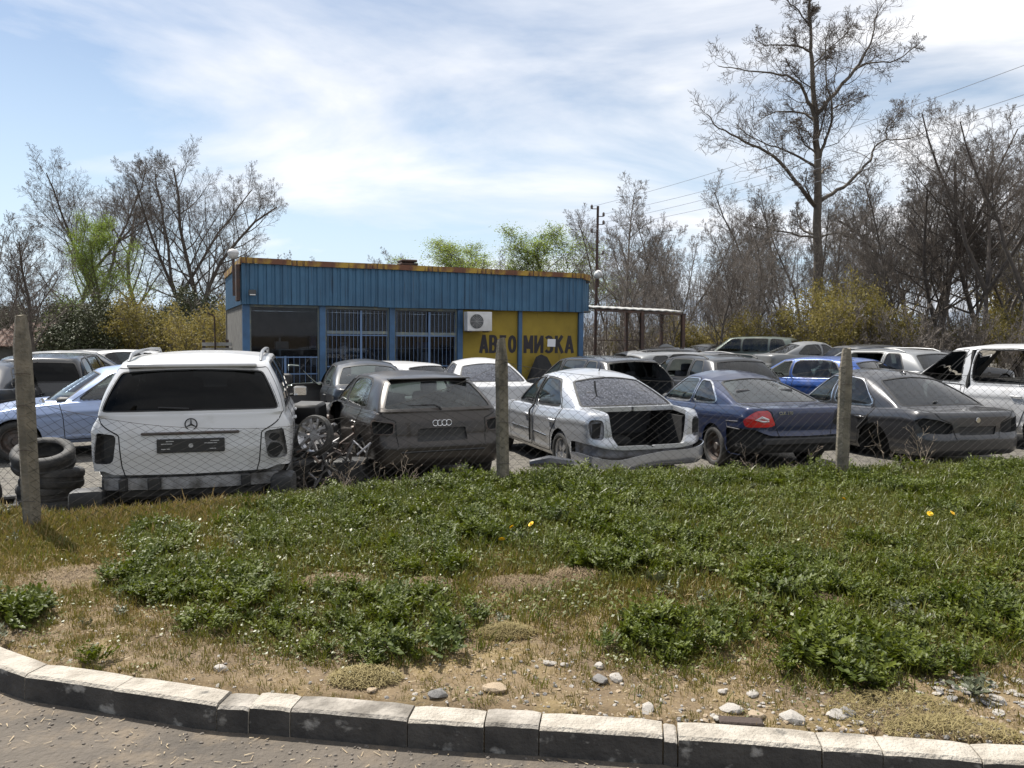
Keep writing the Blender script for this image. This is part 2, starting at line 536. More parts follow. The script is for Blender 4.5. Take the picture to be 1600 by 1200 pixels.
    def arch(s, name, xw, zw, r_):
        pts = []
        for a in np.linspace(-25, 205, 26):
            pts.append(('s', xw + r_ * math.cos(R(a)), ('z', max(zw + r_ * math.sin(R(a)), 0.0))))
        s.cut(name, pts, 0)
    def solve(s):
        co = [Vector(p) for p in s.grid]
        ed = []
        for _, p in s.regs:
            b = len(co)
            co += [Vector(q) for q in p]
            ed += [(b + i, b + (i + 1) % len(p)) for i in range(len(p))]
        V, E_, Fc, *_ = delaunay_2d_cdt(co, ed, [], 0, 1e-4)
        s.uv = np.array([tuple(v) for v in V])
        T = np.array([f[:3] for f in Fc])
        c = s.uv[T].mean(1)
        lab = np.full(len(T), -1)
        for i in range(len(s.regs) - 1, -1, -1):
            lab[in_poly(c[:, 0], c[:, 1], s.regs[i][1])] = i
        # same winding everywhere
        a, b, d = s.uv[T[:, 0]], s.uv[T[:, 1]], s.uv[T[:, 2]]
        cr = (b[:, 0]-a[:, 0])*(d[:, 1]-a[:, 1]) - (b[:, 1]-a[:, 1])*(d[:, 0]-a[:, 0])
        T = np.where((cr > 0)[:, None], T[:, ::-1], T)
        T = T[np.abs(cr) > 1e-9]; lab = lab[np.abs(cr) > 1e-9]
        s.T, s.lab = T, lab
        s.names = [n for n, _ in s.regs]
        s.P3 = s.F(s.uv[:, 0], s.uv[:, 1]); s.N3 = s.Nrm(s.uv[:, 0], s.uv[:, 1])
        mid = (s.uv[:, 0] < 1e-5) | (s.uv[:, 0] > KU - 1e-5) | (s.uv[:, 1] > 4 - 1e-5)
        s.P3[mid, 1] = 0; s.N3[mid, 1] = 0
        s.N3 /= np.linalg.norm(s.N3, axis=1)[:, None] + 1e-9
        return s
    def tris(s, names):
        if names is None: k = s.lab < 0
        else: k = np.isin(s.lab, [i for i, n in enumerate(s.names) if n in names])
        return s.T[k]
    def emit(s, name, regs, mats, parent, side='both', off=0.0, thick=0.0, wall=0.0, extra=None, smooth=True, warp=None):
        """a mesh object of the given regions; wall: depth of side walls along the outline towards the outside"""
        T = s.tris(regs)
        if len(T) == 0: return None
        ids = np.unique(T); mp_ = np.full(len(s.uv), -1); mp_[ids] = np.arange(len(ids))
        Nn = s.N3[ids]
        P = s.P3[ids] + Nn * off
        T = mp_[T]
        n0 = len(P)
        Vv, Nv, Fl, Mi = [P], [Nn], [T.tolist()], [0]*len(T)
        flat = [False]*len(T)
        bd = []
        if wall or thick:
            e = set()
            for t in T.tolist():
                for i in range(3): e.add((t[i], t[(i+1) % 3]))
            bd = [k for k in e if (k[1], k[0]) not in e and not (P[k[0], 1] < 1e-4 and P[k[1], 1] < 1e-4)]
        base = n0
        def rim(A, B_):
            nonlocal base
            V = []; F_ = []
            for a, b in bd:
                F_.append([base+len(V), base+len(V)+1, base+len(V)+2, base+len(V)+3]); V += [A[a], B_[a], B_[b], A[b]]
            if V: Vv.append(np.array(V)); Nv.append(np.zeros((len(V), 3)) + (0, 0, 1)); Fl.append(F_); Mi.extend([0]*len(F_)); flat.extend([True]*len(F_)); base += len(V)
        if wall: rim(P, P + Nn * wall)
        if thick:
            Q = P - Nn * thick
            Vv.append(Q); Nv.append(-Nn); Fl.append((T[:, ::-1] + base).tolist()); Mi.extend([1 if isinstance(mats, (list, tuple)) and len(mats) > 1 else 0]*len(T)); flat.extend([False]*len(T)); base += n0
            rim(P, Q)
        V = np.concatenate(Vv); Nall = np.concatenate(Nv); Fl = [f for q in Fl for f in q]
        if side == 'right':
            V = V * (1, -1, 1); Nall = Nall * (1, -1, 1); Fl = [f[::-1] for f in Fl]
        elif side == 'both':
            n = len(V)
            onmid = np.abs(V[:, 1]) < 1e-4
            mir = np.where(onmid, np.arange(n), n - 1 + np.cumsum(~onmid))
            V = np.concatenate([V, V[~onmid] * (1, -1, 1)]); Nall = np.concatenate([Nall, Nall[~onmid] * (1, -1, 1)])
            Fl = Fl + [[int(mir[i]) for i in f[::-1]] for f in Fl]; Mi = Mi*2; flat = flat*2
        if warp is not None: V = np.array([warp(p) for p in V.tolist()])
        me = mesh_from(name, V, Fl, mats, Mi, smooth, None)
        if smooth:
            me.polygons.foreach_set('use_smooth', [not f for f in flat])
            if warp is None: me.normals_split_custom_set_from_vertices([tuple(v) for v in Nall.tolist()])
        return link(name, me, parent)
    def ribbon(s, name, polys, width, lift, m, parent, side='both', closed=True, height=0.0):
        """a narrow strip laid along outlines (rubber seal, panel joint, chrome trim)"""
        mb = MB()
        for p in polys:
            q = [x for x in p]
            u = np.array([x[0] for x in q]); v = np.array([x[1] for x in q])
            P = s.F(u, v); Nn = s.Nrm(u, v)
            n = len(q)
            nxt, prv = np.roll(P, -1, 0), np.roll(P, 1, 0)
            if not closed: nxt[-1] = P[-1]; prv[0] = P[0]
            tg = nxt - prv; tg /= np.linalg.norm(tg, axis=1)[:, None] + 1e-9
            B = np.cross(Nn, tg)
            a, b = P + B * width/2 + Nn * lift, P - B * width/2 + Nn * lift
            a0, b0 = a - Nn * (lift + height), b - Nn * (lift + height)
            rows = [a0, a, b, b0]
            V = np.concatenate(rows)
            Fq = []
            for i in range(n if closed else n - 1):
                j = (i + 1) % n
                if closed and P[i, 1] < 1e-4 and P[j, 1] < 1e-4: continue
                for r_ in range(3): Fq.append([r_*n+i, r_*n+j, (r_+1)*n+j, (r_+1)*n+i])
            if side in ('both', 'left'): mb.add(V, Fq)
            if side in ('both', 'right'): mb.add(V * np.array([1, -1, 1]), [f[::-1] for f in Fq])
        return mb.build(name, m, parent, smooth=False)

# ------------------------------------------------------------------ car materials
def paint(name, col, metal=0.0, rough=0.32, coat=0.6, dirt=(0.20, 0.18, 0.15), lo=0.52, hi=0.95, ds=2.2, spec=0.5):
    return mat(name, col, rough, metal, coat=coat, dirt=(dirt, ds, lo, hi), spec=spec)
M = {}
M['white'] = paint('white_paint', (.50, .50, .505), 0, .33, .5, lo=.52, hi=1.05)
M['silver'] = paint('silver_paint', (.47, .48, .50), .6, .30, .6, (.22, .20, .18), .56, 1.1)
M['silverblue'] = paint('silver_blue_paint', (.26, .33, .50), .5, .30, .6)
M['brown'] = paint('grey_brown_paint', (.030, .025, .022), .5, .36, .4, (.075, .066, .054), .46, .95)
M['blue'] = paint('dark_blue_paint', (.010, .018, .055), .4, .28, .7, (.09, .09, .10), .54, 1.1)
M['brightblue'] = paint('bright_blue_paint', (.02, .065, .24), .3, .3, .6)
M['grey'] = paint('dark_grey_paint', (.052, .052, .055), .6, .30, .6, (.075, .07, .062), .52, 1.1)
M['darkgrey'] = paint('anthracite_paint', (.030, .031, .034), .5, .35, .5, (.08, .075, .065), .52, 1.05)
M['black'] = paint('black_paint', (.008, .008, .009), .2, .25, .6, (.035, .032, .03), .55, 1.1)
M['lightgrey'] = paint('light_grey_paint', (.17, .175, .18), .2, .4, .3)
M['greenish'] = paint('green_grey_paint', (.10, .12, .105), .5, .36, .4)
M['bare'] = mat('bare_sheet_metal', (.30, .30, .32), .55, .3, (.13, .12, .11), 7, 6, (.42, .66))
M['bare_white'] = mat('dirty_white_sheet', (.27, .27, .275), .6, 0, (.05, .046, .042), 5, 8, (.38, .62))
M['trim'] = mat('black_plastic', (.013, .013, .014), .62, 0, (.035, .033, .03), 5, 6, (.45, .8))
M['inner'] = mat('car_lining', (.075, .075, .078), .85)
M['liner'] = mat('arch_lining', (.012, .012, .012), .9)
M['rubber'] = mat('tyre_rubber', (.020, .020, .020), .75, 0, (.075, .068, .06), 9, 5, (.45, .8), .3, 120)
M['alloy'] = mat('alloy_metal', (.50, .50, .51), .38, .8, (.25, .22, .19), 9, 5, (.5, .8))
M['steel'] = mat('rusty_steel', (.085, .075, .070), .6, .4, (.07, .04, .028), 8, 5, (.45, .7))
M['chrome'] = mat('chrome_trim', (.68, .68, .68), .2, 1.0)
M['seam'] = mat('panel_joint', (.008, .008, .008), .9)
M['seat'] = mat('seat_cloth', (.045, .045, .05), .9, 0, (.075, .075, .08), 14, 3)
M['plate'] = mat('plate_holder', (.018, .018, .019), .5)
M['scuff'] = mat('worn_print', (.36, .36, .36), .7)
M['redlens'] = mat('red_lamp_lens', (.45, .006, .012), .12, coat=1.0)
M['clearlens'] = mat('clear_lamp_lens', (.55, .52, .52), .15, coat=1.0)
M['headlens'] = mat('headlamp_lens', (.45, .46, .47), .12, coat=1.0)
M['mirror'] = mat('mirror_glass', (.75, .78, .8), .04, 1.0)
M['tyre_side'] = M['rubber']
G = {}
G['dark'] = glass('black_tinted_pane', (.012, .013, .015), .012, dusty=.012)
G['tint'] = glass('grey_tinted_pane', (.36, .42, .42), .045, (.2, .2, .2), dusty=.10, lo=.4)
G['clear'] = glass('green_tinted_pane', (.70, .80, .77), .07, dusty=.10, lo=.4)
G['dusty'] = glass('dusty_pane', (.20, .22, .26), .05, (.26, .27, .32), .55, 38, .38, .72)
G['hazy'] = glass('hazy_pane', (.66, .76, .74), .05, (.22, .24, .24), .16, 3, .3, .8)

def wheel(parent, x, y, z, r_=.315, wd=.2, style='alloy', flat=0.0):
    """tyre with its rim; y<0 is the right side"""
    sg = 1 if y > 0 else -1
    rot = Matrix.Rotation(-sg * math.pi / 2, 4, 'X')       # local +Z points outwards
    rr_ = r_ * .68
    tb = MB()
    h = wd / 2
    tb.lathe([(rr_, h*.78), (rr_+.012, h*.95), (r_*.86, h), (r_*.96, h*.88), (r_, h*.62), (r_, h*.2), (r_-.008, h*.16), (r_-.008, -h*.16), (r_, -h*.2),
              (r_, -h*.62), (r_*.96, -h*.88), (r_*.86, -h), (rr_, -h*.8)], 28, rot, closed=True)
    t = tb.build('wheel', M['rubber'], parent, True, 50, (x, y, z))
    rm = MB()
    rm.lathe([(rr_+.004, h*.80), (rr_-.012, h*.74), (rr_-.02, h*.5), (rr_-.03, -h*.6)], 28, rot)
    rm.lathe([(0.0, h*.52), (.05, h*.52), (.062, h*.4), (.07, h*.25)], 16, rot)
    if style == 'alloy':
        for k in range(5):
            a = 2 * math.pi * k / 5 + .3
            c, s_ = math.cos(a), math.sin(a)
            p = [(-.034, .05), (.034, .05), (.05, rr_-.012), (-.05, rr_-.012)]
            rm.prism([(q[1]*c - q[0]*s_, q[1]*s_ + q[0]*c) for q in p], .03, rot @ Matrix.Translation((0, 0, h*.36)))
    else:
        rm.lathe([(.07, h*.3), (.12, h*.12), (rr_*.7, h*.22), (rr_-.02, h*.05)], 20, rot)
    rm.build('rim', M['alloy' if style == 'alloy' else 'steel'], t, True, 30)
    bd = MB(); bd.lathe([(0, -h*.2), (rr_-.03, -h*.2)], 16, rot); bd.build('brake_disc', M['steel'], t)
    return t

def seats(parent, sp, xf, xr, z0, head=True, steer=None):
    """front pair, rear bench, dashboard, steering wheel"""
    hw = sp['hw']
    for sy in (.37, -.37):
        b = MB()
        b.rbox((xf + .22, sy, z0 + .12), (.52, .48, .16), .05, 2)
        b.rbox((xf - .10, sy, z0 + .43), (.15, .46, .60), .06, 2, ry=-.22)
        o = b.build('seat', M['seat'], parent, True, 50)
        h = MB(); h.rbox((xf - .22, sy, z0 + .80), (.09, .25, .17), .04, 2, ry=-.15)
        h.build('headrest', M['seat'], o, True, 50)
    b = MB()
    b.rbox((xr + .22, 0, z0 + .10), (.5, hw*1.45, .16), .05, 2)
    b.rbox((xr - .08, 0, z0 + .38), (.16, hw*1.42, .56), .06, 2, ry=-.25)
    for sy in (.36, -.36): b.rbox((xr - .20, sy, z0 + .70), (.08, .24, .13), .04, 2)
    b.build('rear_bench', M['seat'], parent, True, 50)
    d = MB(); d.rbox((sp['xa'] + .05, 0, z0 + .42), (.42, hw*1.6, .28), .07, 2)
    d.build('dashboard', M['trim'], parent, True, 50)
    s_ = MB()
    c = Vector((sp['xa'] - .32, .37, z0 + .46))
    ring = [c + Vector((math.sin(.45)*math.sin(a)*.18, math.cos(a)*.18, math.cos(.45)*math.sin(a)*.18)) for a in np.linspace(0, 2*math.pi, 21)]
    s_.tube(ring, .015, 6, False)
    s_.tube([c, c + Vector((.25, 0, -.1))], .03, 6)
    for a in (0, math.pi, -math.pi/2): s_.tube([c, c + Vector((math.sin(.45)*math.sin(a)*.18, math.cos(a)*.18, math.cos(.45)*math.sin(a)*.18))], .014, 5)
    s_.build('steering_wheel', M['trim'], parent, True, 50)

SIDE_P = [(0, -.075), (.05, -.045), (.16, -.012), (.22, -.022), (.36, -.004), (.62, .0), (.72, -.004), (.80, .004), (.93, -.028), (1, -.062)]
FRONT_P = [(0, -.10), (.12, -.03), (.35, 0), (.55, -.01), (.8, -.06), (1, -.13)]

def base_car(sp, name, label, cat, loc, rotz, pm, group=None, lod=1, skip=(), glassm='tint', rear_glass=None, wheels='alloy', setup=None, hub_z=.31, drop=0.0):
    """builds body, doors, panes, seats and wheels; setup(B) may cut more openings first.  returns root, Body"""
    root = thing(name, label, cat, loc, rotz, group)
    B = Body(sp, nu=6 if lod else 4, nv=(20, 7, 8, 7) if lod else (10, 5, 6, 5))
    if setup: setup(B)
    ra = sp.get('arch', .355)
    B.arch('arch', sp['xrw'], sp['zw'], ra); B.arch('arch', sp['xfw'], sp['zw'], ra)
    # panes
    w0, w1 = sp.get('gw0', .05), sp.get('gw1', .93)
    if 'rear_window' not in skip:
        yb, yt = sp['rwin']
        rw0, rw1 = sp.get('rw0', .05), sp.get('rw1', .93)
        B.cut('rear_window', [('u', 0, 2+rw0), ('r', yb, 2+rw0), ('r', yt, 2+rw1), ('u', 0, 2+rw1)], .12)
    B.cut('windscreen', [('u', KU, 2.05), ('f', sp['gw']*.86, 2.06), ('f', sp['rw']*.84, 2.93), ('u', KU, 2.93)], .1)
    for i, q in enumerate(sp['side_glass']):
        xb0, xb1, xt1, xt0 = q[:4]
        B.cut('side_window_%d' % i, [('s', xb0, 2+w0), ('s', xb1, 2+w0), ('s', xt1, 2+w1), ('s', xt0, 2+w1)], q[4] if len(q) > 4 else .18)
    # doors
    dn = []
    for i, d in enumerate(sp['doors']):
        nm = 'door_%d' % i
        dn.append(nm)
        B.cut(nm, [(('s', x, ('z', v[1])) if isinstance(v, tuple) else ('s', x, v)) for x, v in d], .06)
    if 'bonnet' in sp.get('panels', ('bonnet',)):
        B.cut('bonnet', [('u', KU, 1.10), ('f', sp['hw']*.70, 1.10), ('s', sp['L']-.75, 1.22), ('s', sp['xa']+.05, 1.55), ('f', sp['gw']*.80, 1.93), ('u', KU, 1.93)], .08)
    if sp.get('lid'):
        B.cut('lid', sp['lid'], .08)
    # nose lamps
    if 'headlight' not in skip:
        zt = sp['belt'][-1][1]
        B.regs.insert(0, ('headlight', B.poly([('f', sp['hw']*.52, ('z', zt-.20)), ('s', sp['L']-.42, ('z', zt-.12)), ('s', sp['L']-.40, ('z', zt-.02)), ('f', sp['hw']*.50, ('z', zt-.05))], .2)))
        B.polys['headlight'] = [B.regs[0][1]]
    B.solve()
    pl = [pm, M['inner']]
    B.emit('body_shell', None, pl, root, thick=.012)
    for i, nm in enumerate(dn):
        for side in ('left', 'right'):
            if (nm + side) in skip or nm in skip: continue
            d = B.emit('rear_door' if (i == 0 and len(dn) > 1) else 'door', [nm], pl, root, side, off=.002, thick=.012)
            hx = sp['handles'][i] if i < len(sp.get('handles', ())) else None
            if hx and d:
                u, v = B.pt(('s', hx, ('z', sp.get('hz', .80))))
                P, Nn = B.F(np.array([u]), np.array([v]))[0], B.Nrm(np.array([u]), np.array([v]))[0]
                sg = 1 if side == 'left' else -1
                h = MB()
                c = Vector((P[0], sg*(P[1]+.022), P[2]))
                h.rbox(c, (.20, .022, .030), .01, 1)
                h.tube([c + Vector((-.085, 0, 0)), c + Vector((-.085, -sg*.03, 0))], .012, 5); h.tube([c + Vector((.085, 0, 0)), c + Vector((.085, -sg*.03, 0))], .012, 5)
                h.build('handle', pm, d, True, 40)
    if 'bonnet' not in skip and 'bonnet' in B.names: B.emit('bonnet', ['bonnet'], pl, root, off=.003, thick=.012)
    if sp.get('lid') and 'lid' not in skip: B.emit(sp.get('lid_name', 'boot_lid'), ['lid'], pl, root, off=.003, thick=.012)
    if 'headlight' not in skip:
        for side in ('left', 'right'): B.emit('headlight', ['headlight'], M['headlens'], root, side, off=-.004)
    # panes
    def pane(nm, reg, side, gm):
        return B.emit(nm, [reg], gm, root, side, off=-.006)
    if 'rear_window' not in skip:
        pane('rear_window', 'rear_window', 'both', G[rear_glass or glassm])
        B.ribbon('window_seal', B.polys['rear_window'], .030, .002, M['trim'], root)
    if 'windscreen' not in skip: pane('windscreen', 'windscreen', 'both', G['clear'])
    B.ribbon('window_seal', B.polys['windscreen'], .025, .002, M['trim'], root)
    sw = []
    for i, q in enumerate(sp['side_glass']):
        nm = 'side_window_%d' % i
        sw += B.polys[nm]
        for side in ('left', 'right'):
            if nm + side in skip or nm in skip: continue
            pane('side_window', nm, side, G[glassm])
    for p_ in sw:
        for sd in ('left', 'right'): B.ribbon('window_seal', [p_], .028, .002, M[sp.get('trim', 'trim')], root, sd)
    # joints
    jp = [p for nm in dn for p in B.polys[nm]]
    if 'bonnet' in B.polys: jp += B.polys['bonnet']
    if sp.get('lid'): jp += B.polys['lid']
    if lod: B.ribbon('panel_joint', jp, .011, .0035, M['seam'], root)
    # arches, underside, wheels
    for xw in (sp['xrw'], sp['xfw']):
        for sg in (1, -1):
            lb = MB()
            n = 14
            V, Fq = [], []
            for y in (sp['hw'] - .055, sp['hw'] - .34):
                for k in range(n + 1):
                    a = math.pi * (k / n * 1.2 - .1)
                    V.append((xw + ra * 1.0 * math.cos(a), sg * y, sp['zw'] + ra * 1.0 * math.sin(a)))
            for k in range(n): Fq.append([k, k+1, n+2+k, n+1+k])
            Fq.append([n + 1 + k for k in range(n + 1)])
            lb.add(V, Fq)
            lb.build('wheel_arch', M['liner'], root)
    zb = sp['zs'] + .03
    ub = MB()
    x0, x1 = sp['xrw'] + ra + .02, sp['xfw'] - ra - .02
    ub.box(((x0+x1)/2, 0, zb + .05), (x1-x0, sp['hw']*1.86, .1))
    ub.box((sp['L']/2, 0, zb + .09), (sp['L'] - .5, sp['hw']*1.1, .1))
    ub.box((sp['xa'] + .42, 0, zb + .35), (.04, sp['hw']*1.7, .5))
    ub.build('underbody', M['liner'], root)
    if 'seats' not in skip:
        z0 = zb + .12 + sp.get('seat_up', 0)
        seats(root, sp, sp['xa'] - .78, sp['xa'] - 1.72, z0)
    if wheels:
        for xw in (sp['xrw'], sp['xfw']):
            for sg in (1, -1): wheel(root, xw, sg*(sp['hw'] - .115), sp.get('wr', .31), sp.get('wr', .31), .2, wheels)
    return root, B

def mirrors(root, sp, pm, sides=(1, -1)):
    for sg in sides:
        m_ = MB()
        x, y, z = sp['xa'] - .10, sg * (sp['gw'] + .14), np.interp(sp['xa'], *np.array(sp['belt']).T) + .10
        m_.rbox((x, y, z), (.12, .20, .14), .05, 3)
        m_.tube([(x, sg*(sp['gw']-.02), z-.06), (x, y, z-.03)], .022, 6)
        o = m_.build('mirror', pm, root, True, 50)
        g = MB(); g.rbox((x - .062, y, z), (.006, .17, .115), .003, 1); g.build('mirror_glass', M['mirror'], o)

def solid_ribbon(B, root, name, poly, width, lift, height, m, side='both', closed=True):
    return B.ribbon(name, [poly], width, lift, m, root, side, closed, height)
# ------------------------------------------------------------------ ground
rng = np.random.default_rng(7)
KX = np.array([-9.0, -4.2, -3.2, -2.52, -2.18, -1.72, -1.25, -.90, -.40, -.105, .118, .613, 1.18, 1.39, 1.73, 1.92, 3.5, 8.0, 16.0])
KY = np.array([6.1, 4.62, 4.16, 3.79, 3.60, 3.461, 3.32, 3.271, 3.183, 3.144, 3.127, 3.052, 2.96, 2.936, 2.888, 2.865, 2.70, 2.25, 1.4])
def kerb_y(x): return np.interp(x, KX, KY)
def fence_y(x): return np.interp(x, [-14, -3.79, -.06, 3.42, 14], [9.6, 6.14, 7.60, 8.10, 9.6])
def sstep(a, b, t):
    t = np.clip((t - a) / (b - a), 0, 1); return t*t*(3-2*t)
_w = rng.uniform(-1, 1, (10, 2)); _ph = rng.uniform(0, 6.28, 10)
def bumpy(x, y):
    r_ = 0
    for i in range(10):
        k = .6 * 1.45**i
        r_ = r_ + np.sin(k*(_w[i, 0]*x + _w[i, 1]*y)*2.2 + _ph[i]) / (1.5**i)
    return r_ * .5
def ground_z(x, y):
    x, y = np.asarray(x, float), np.asarray(y, float)
    d = y - kerb_y(x); fy = fence_y(x)
    crest = .125 + .035 * sstep(-3.4, -1.2, x)
    z = .095 + (crest - .095) * sstep(0.1, 3.2, d) + .012 * bumpy(x*1.6, y*1.6) * sstep(.05, .5, d)
    z = z + (LOT - z) * sstep(fy + .28, fy + 1.15, y) 
    z = np.where(y > fy + 1.2, LOT + .012*bumpy(x, y), z)
    far = np.clip((np.hypot(x, y) - 60) / 500, 0, 1)
    z = np.where(d < .02, -.06, z)
    return z - far * 1.0
LOT = -0.30
def axis(lo, hi, step, far, grow=1.35):
    a = list(np.arange(lo, hi, step)); s_ = step
    while a[-1] < far: s_ *= grow; a.append(a[-1] + s_)
    s_ = step; b = [lo]
    while b[-1] > -far: s_ *= grow; b.append(b[-1] - s_)
    return np.array(b[::-1][:-1] + a)
gx = axis(-9, 13, .09, 900); gy = axis(1.2, 12, .07, 900)
gy = gy[gy > -900]
X, Y = np.meshgrid(gx, gy, indexing='ij')
Z = ground_z(X, Y)
nx_, ny_ = X.shape
idx = np.arange(nx_*ny_).reshape(nx_, ny_)
Fq = np.stack([idx[:-1, :-1], idx[1:, :-1], idx[1:, 1:], idx[:-1, 1:]], -1).reshape(-1, 4)

def ground_mat():
    m = mat('dry_soil', (.165, .118, .062), .95, 0, (.095, .066, .038), 1.6, 8, (.38, .66), .5, 38)
    t = m.node_tree; b = t.nodes['Principled BSDF']
    old = b.inputs['Base Color'].links[0].from_socket
    tcn = t.nodes.new('ShaderNodeTexCoord')
    # straw-yellow dead grass patches, fine grain, grit
    def noise(sc, det=6, ro=.6):
        n_ = t.nodes.new('ShaderNodeTexNoise'); n_.inputs['Scale'].default_value = sc; n_.inputs['Detail'].default_value = det; n_.inputs['Roughness'].default_value = ro
        t.links.new(tcn.outputs['Object'], n_.inputs['Vector']); return n_.outputs['Fac']
    def rng_(f, a, b_, to=1.0):
        r_ = t.nodes.new('ShaderNodeMapRange'); r_.inputs['From Min'].default_value = a; r_.inputs['From Max'].default_value = b_; r_.inputs['To Max'].default_value = to
        t.links.new(f, r_.inputs['Value']); return r_.outputs[0]
    def mixc(f, A, B):
        x = t.nodes.new('ShaderNodeMix'); x.data_type = 'RGBA'; t.links.new(f, x.inputs['Factor'])
        if A is not None: t.links.new(A, x.inputs['A'])
        x.inputs['B'].default_value = (*B, 1); return x.outputs['Result']
    c = mixc(rng_(noise(2.6), .5, .68, .8), old, (.20, .148, .058))
    c = mixc(rng_(noise(70, 3), .60, .70, .7), c, (.34, .28, .19))
    c = mixc(rng_(noise(45, 3), .60, .72, .8), c, (.045, .035, .024))
    at_ = t.nodes.new('ShaderNodeAttribute'); at_.attribute_name = 'yard'
    x = t.nodes.new('ShaderNodeMix'); x.data_type = 'RGBA'; t.links.new(at_.outputs['Fac'], x.inputs['Factor']); t.links.new(c, x.inputs['A'])
    gv = mixc(rng_(noise(9), .45, .6), None, (.055, .050, .043)); gv.node.inputs['A'].default_value = (.115, .105, .088, 1)
    gv = mixc(rng_(noise(60, 2), .60, .68, .8), gv, (.26, .25, .22))
    t.links.new(gv, x.inputs['B']); c = x.outputs['Result']
    t.links.new(c, b.inputs['Base Color'])
    return m
gm = ground_mat()
gme = mesh_from('ground', np.stack([X, Y, Z], -1).reshape(-1, 3), Fq, gm)
ya = gme.attributes.new('yard', 'FLOAT', 'POINT'); ya.data.foreach_set('value', sstep(.35, .9, Y - fence_y(X)).ravel().astype(np.float32))
tag(link('ground', gme), kind='structure')

# road: dusty asphalt up to the kerb
rx_ = np.linspace(-9, 16, 120)
V = []; Fq = []
nr = 8
for x in rx_:
    ky = float(kerb_y(x)) - .06
    for j in range(nr):
        V.append((x, ky - (ky + 8) * (j / (nr-1))**1.5, 0.0))
for i in range(len(rx_) - 1):
    for j in range(nr - 1): Fq.append([i*nr+j, i*nr+j+1, (i+1)*nr+j+1, (i+1)*nr+j])
road_m = mat('dusty_asphalt', (.105, .088, .070), .95, 0, (.060, .052, .043), 2.4, 9, (.38, .68), .9, 34, dirt=((.155, .122, .086), 5.5, .48, .72))
tag(link('road', mesh_from('road', V, Fq, road_m)), kind='structure')

# kerb: single stones along the curve, each its own part
kerb = tag(bpy.data.objects.new('kerb', None), kind='structure'); COL.objects.link(kerb)
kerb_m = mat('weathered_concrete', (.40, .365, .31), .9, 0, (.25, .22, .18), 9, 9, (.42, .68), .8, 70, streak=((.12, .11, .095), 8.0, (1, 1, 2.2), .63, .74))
kface = mat('shade_grime_kerb_face', (.035, .032, .029), .95, 0, (.075, .068, .06), 6, 8, (.35, .65), .6, 50, streak=((.26, .245, .22), 7, (1, 1, 1.4), .60, .68))  # road-side shade put into the grime colour; pale patches are paint remnants
km2 = mat('worn_concrete', (.34, .31, .27), .95, 0, (.14, .125, .105), 6, 9, (.40, .62), .8, 40)
fx, fy_ = [], []
xs = np.linspace(-9, 16, 1200); ys = kerb_y(xs)
arc = np.concatenate([[0], np.cumsum(np.hypot(np.diff(xs), np.diff(ys)))])
joints = [0]
jx = [-2.16, -1.69, -1.21, -1.07, -.885, -.40, -.10, .125, .60, .655, 1.17, 1.385, 1.72, 2.05]
ja = list(np.interp(jx, xs, arc))
a = ja[0]
while a > .5: a -= .5 + .04*math.sin(a*9); ja.insert(0, a)
a = ja[-1]
while a < arc[-1] - .6: a += .5 + .04*math.sin(a*7); ja.append(a)
rk = random.Random(4)
for i in range(len(ja) - 1):
    a0, a1 = ja[i] + .003, ja[i+1] - .003
    low = abs((a0+a1)/2 - np.interp(-1.14, xs, arc)) < .05 or abs((a0+a1)/2 - np.interp(.63, xs, arc)) < .03
    top = .118 + rk.uniform(-.003, .003) - (.012 if low else 0)
    mb = MB(); n = 7; sec = []
    dyaw = rk.uniform(-.006, .006)
    for k in range(n):
        s_ = a0 + (a1 - a0) * k / (n-1)
        x, y = np.interp(s_, arc, xs), np.interp(s_, arc, ys)
        x2, y2 = np.interp(s_ + .03, arc, xs), np.interp(s_ + .03, arc, ys)
        t = Vector((x2 - x, y2 - y, 0)).normalized(); nn = Vector((t.y, -t.x, 0))      # towards the road
        e = .004 if k in (0, n-1) else 0.0
        off = dyaw * (k/(n-1) - .5) * 2 + rk.uniform(-.0015, .0015)
        pr = [(0, -.22), (0, top - .012 - e), (.014 + e, top - e), (.122 - e, top - .002 - e), (.134 - e*.5, top - .012 - e - rk.uniform(0, .002)), (.138, .03), (.140, -.22)]
        for o_, z in pr: sec.append((x + nn.x*(o_ + off), y + nn.y*(o_ + off), z))
    q = 7
    Fc = []
    for k in range(n-1):
        for j in range(q-1): Fc.append([k*q+j, k*q+j+1, (k+1)*q+j+1, (k+1)*q+j])
    Fc.append(list(range(q))[::-1]); Fc.append([(n-1)*q + j for j in range(q)])
    mb.add(sec, [f[::-1] for f in Fc])
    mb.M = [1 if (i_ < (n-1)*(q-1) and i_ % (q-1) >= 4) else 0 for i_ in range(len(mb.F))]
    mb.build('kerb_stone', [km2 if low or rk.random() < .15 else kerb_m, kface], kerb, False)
bed = MB()
bs = []
for k in range(160):
    s_ = arc[-1] * k / 159
    x, y = np.interp(s_, arc, xs), np.interp(s_, arc, ys); x2, y2 = np.interp(s_ + .03, arc, xs), np.interp(s_ + .03, arc, ys)
    t = Vector((x2 - x, y2 - y, 0)).normalized(); nn = Vector((t.y, -t.x, 0))
    for o_, z in ((.02, -.2), (.02, .07), (.115, .07), (.115, -.2)): bs.append((x + nn.x*o_, y + nn.y*o_, z))
bed.add(bs, [[k*4+j, (k+1)*4+j, (k+1)*4+j+1, k*4+j+1] for k in range(159) for j in range(3)])
bed.build('kerb_bed', gm, kerb)

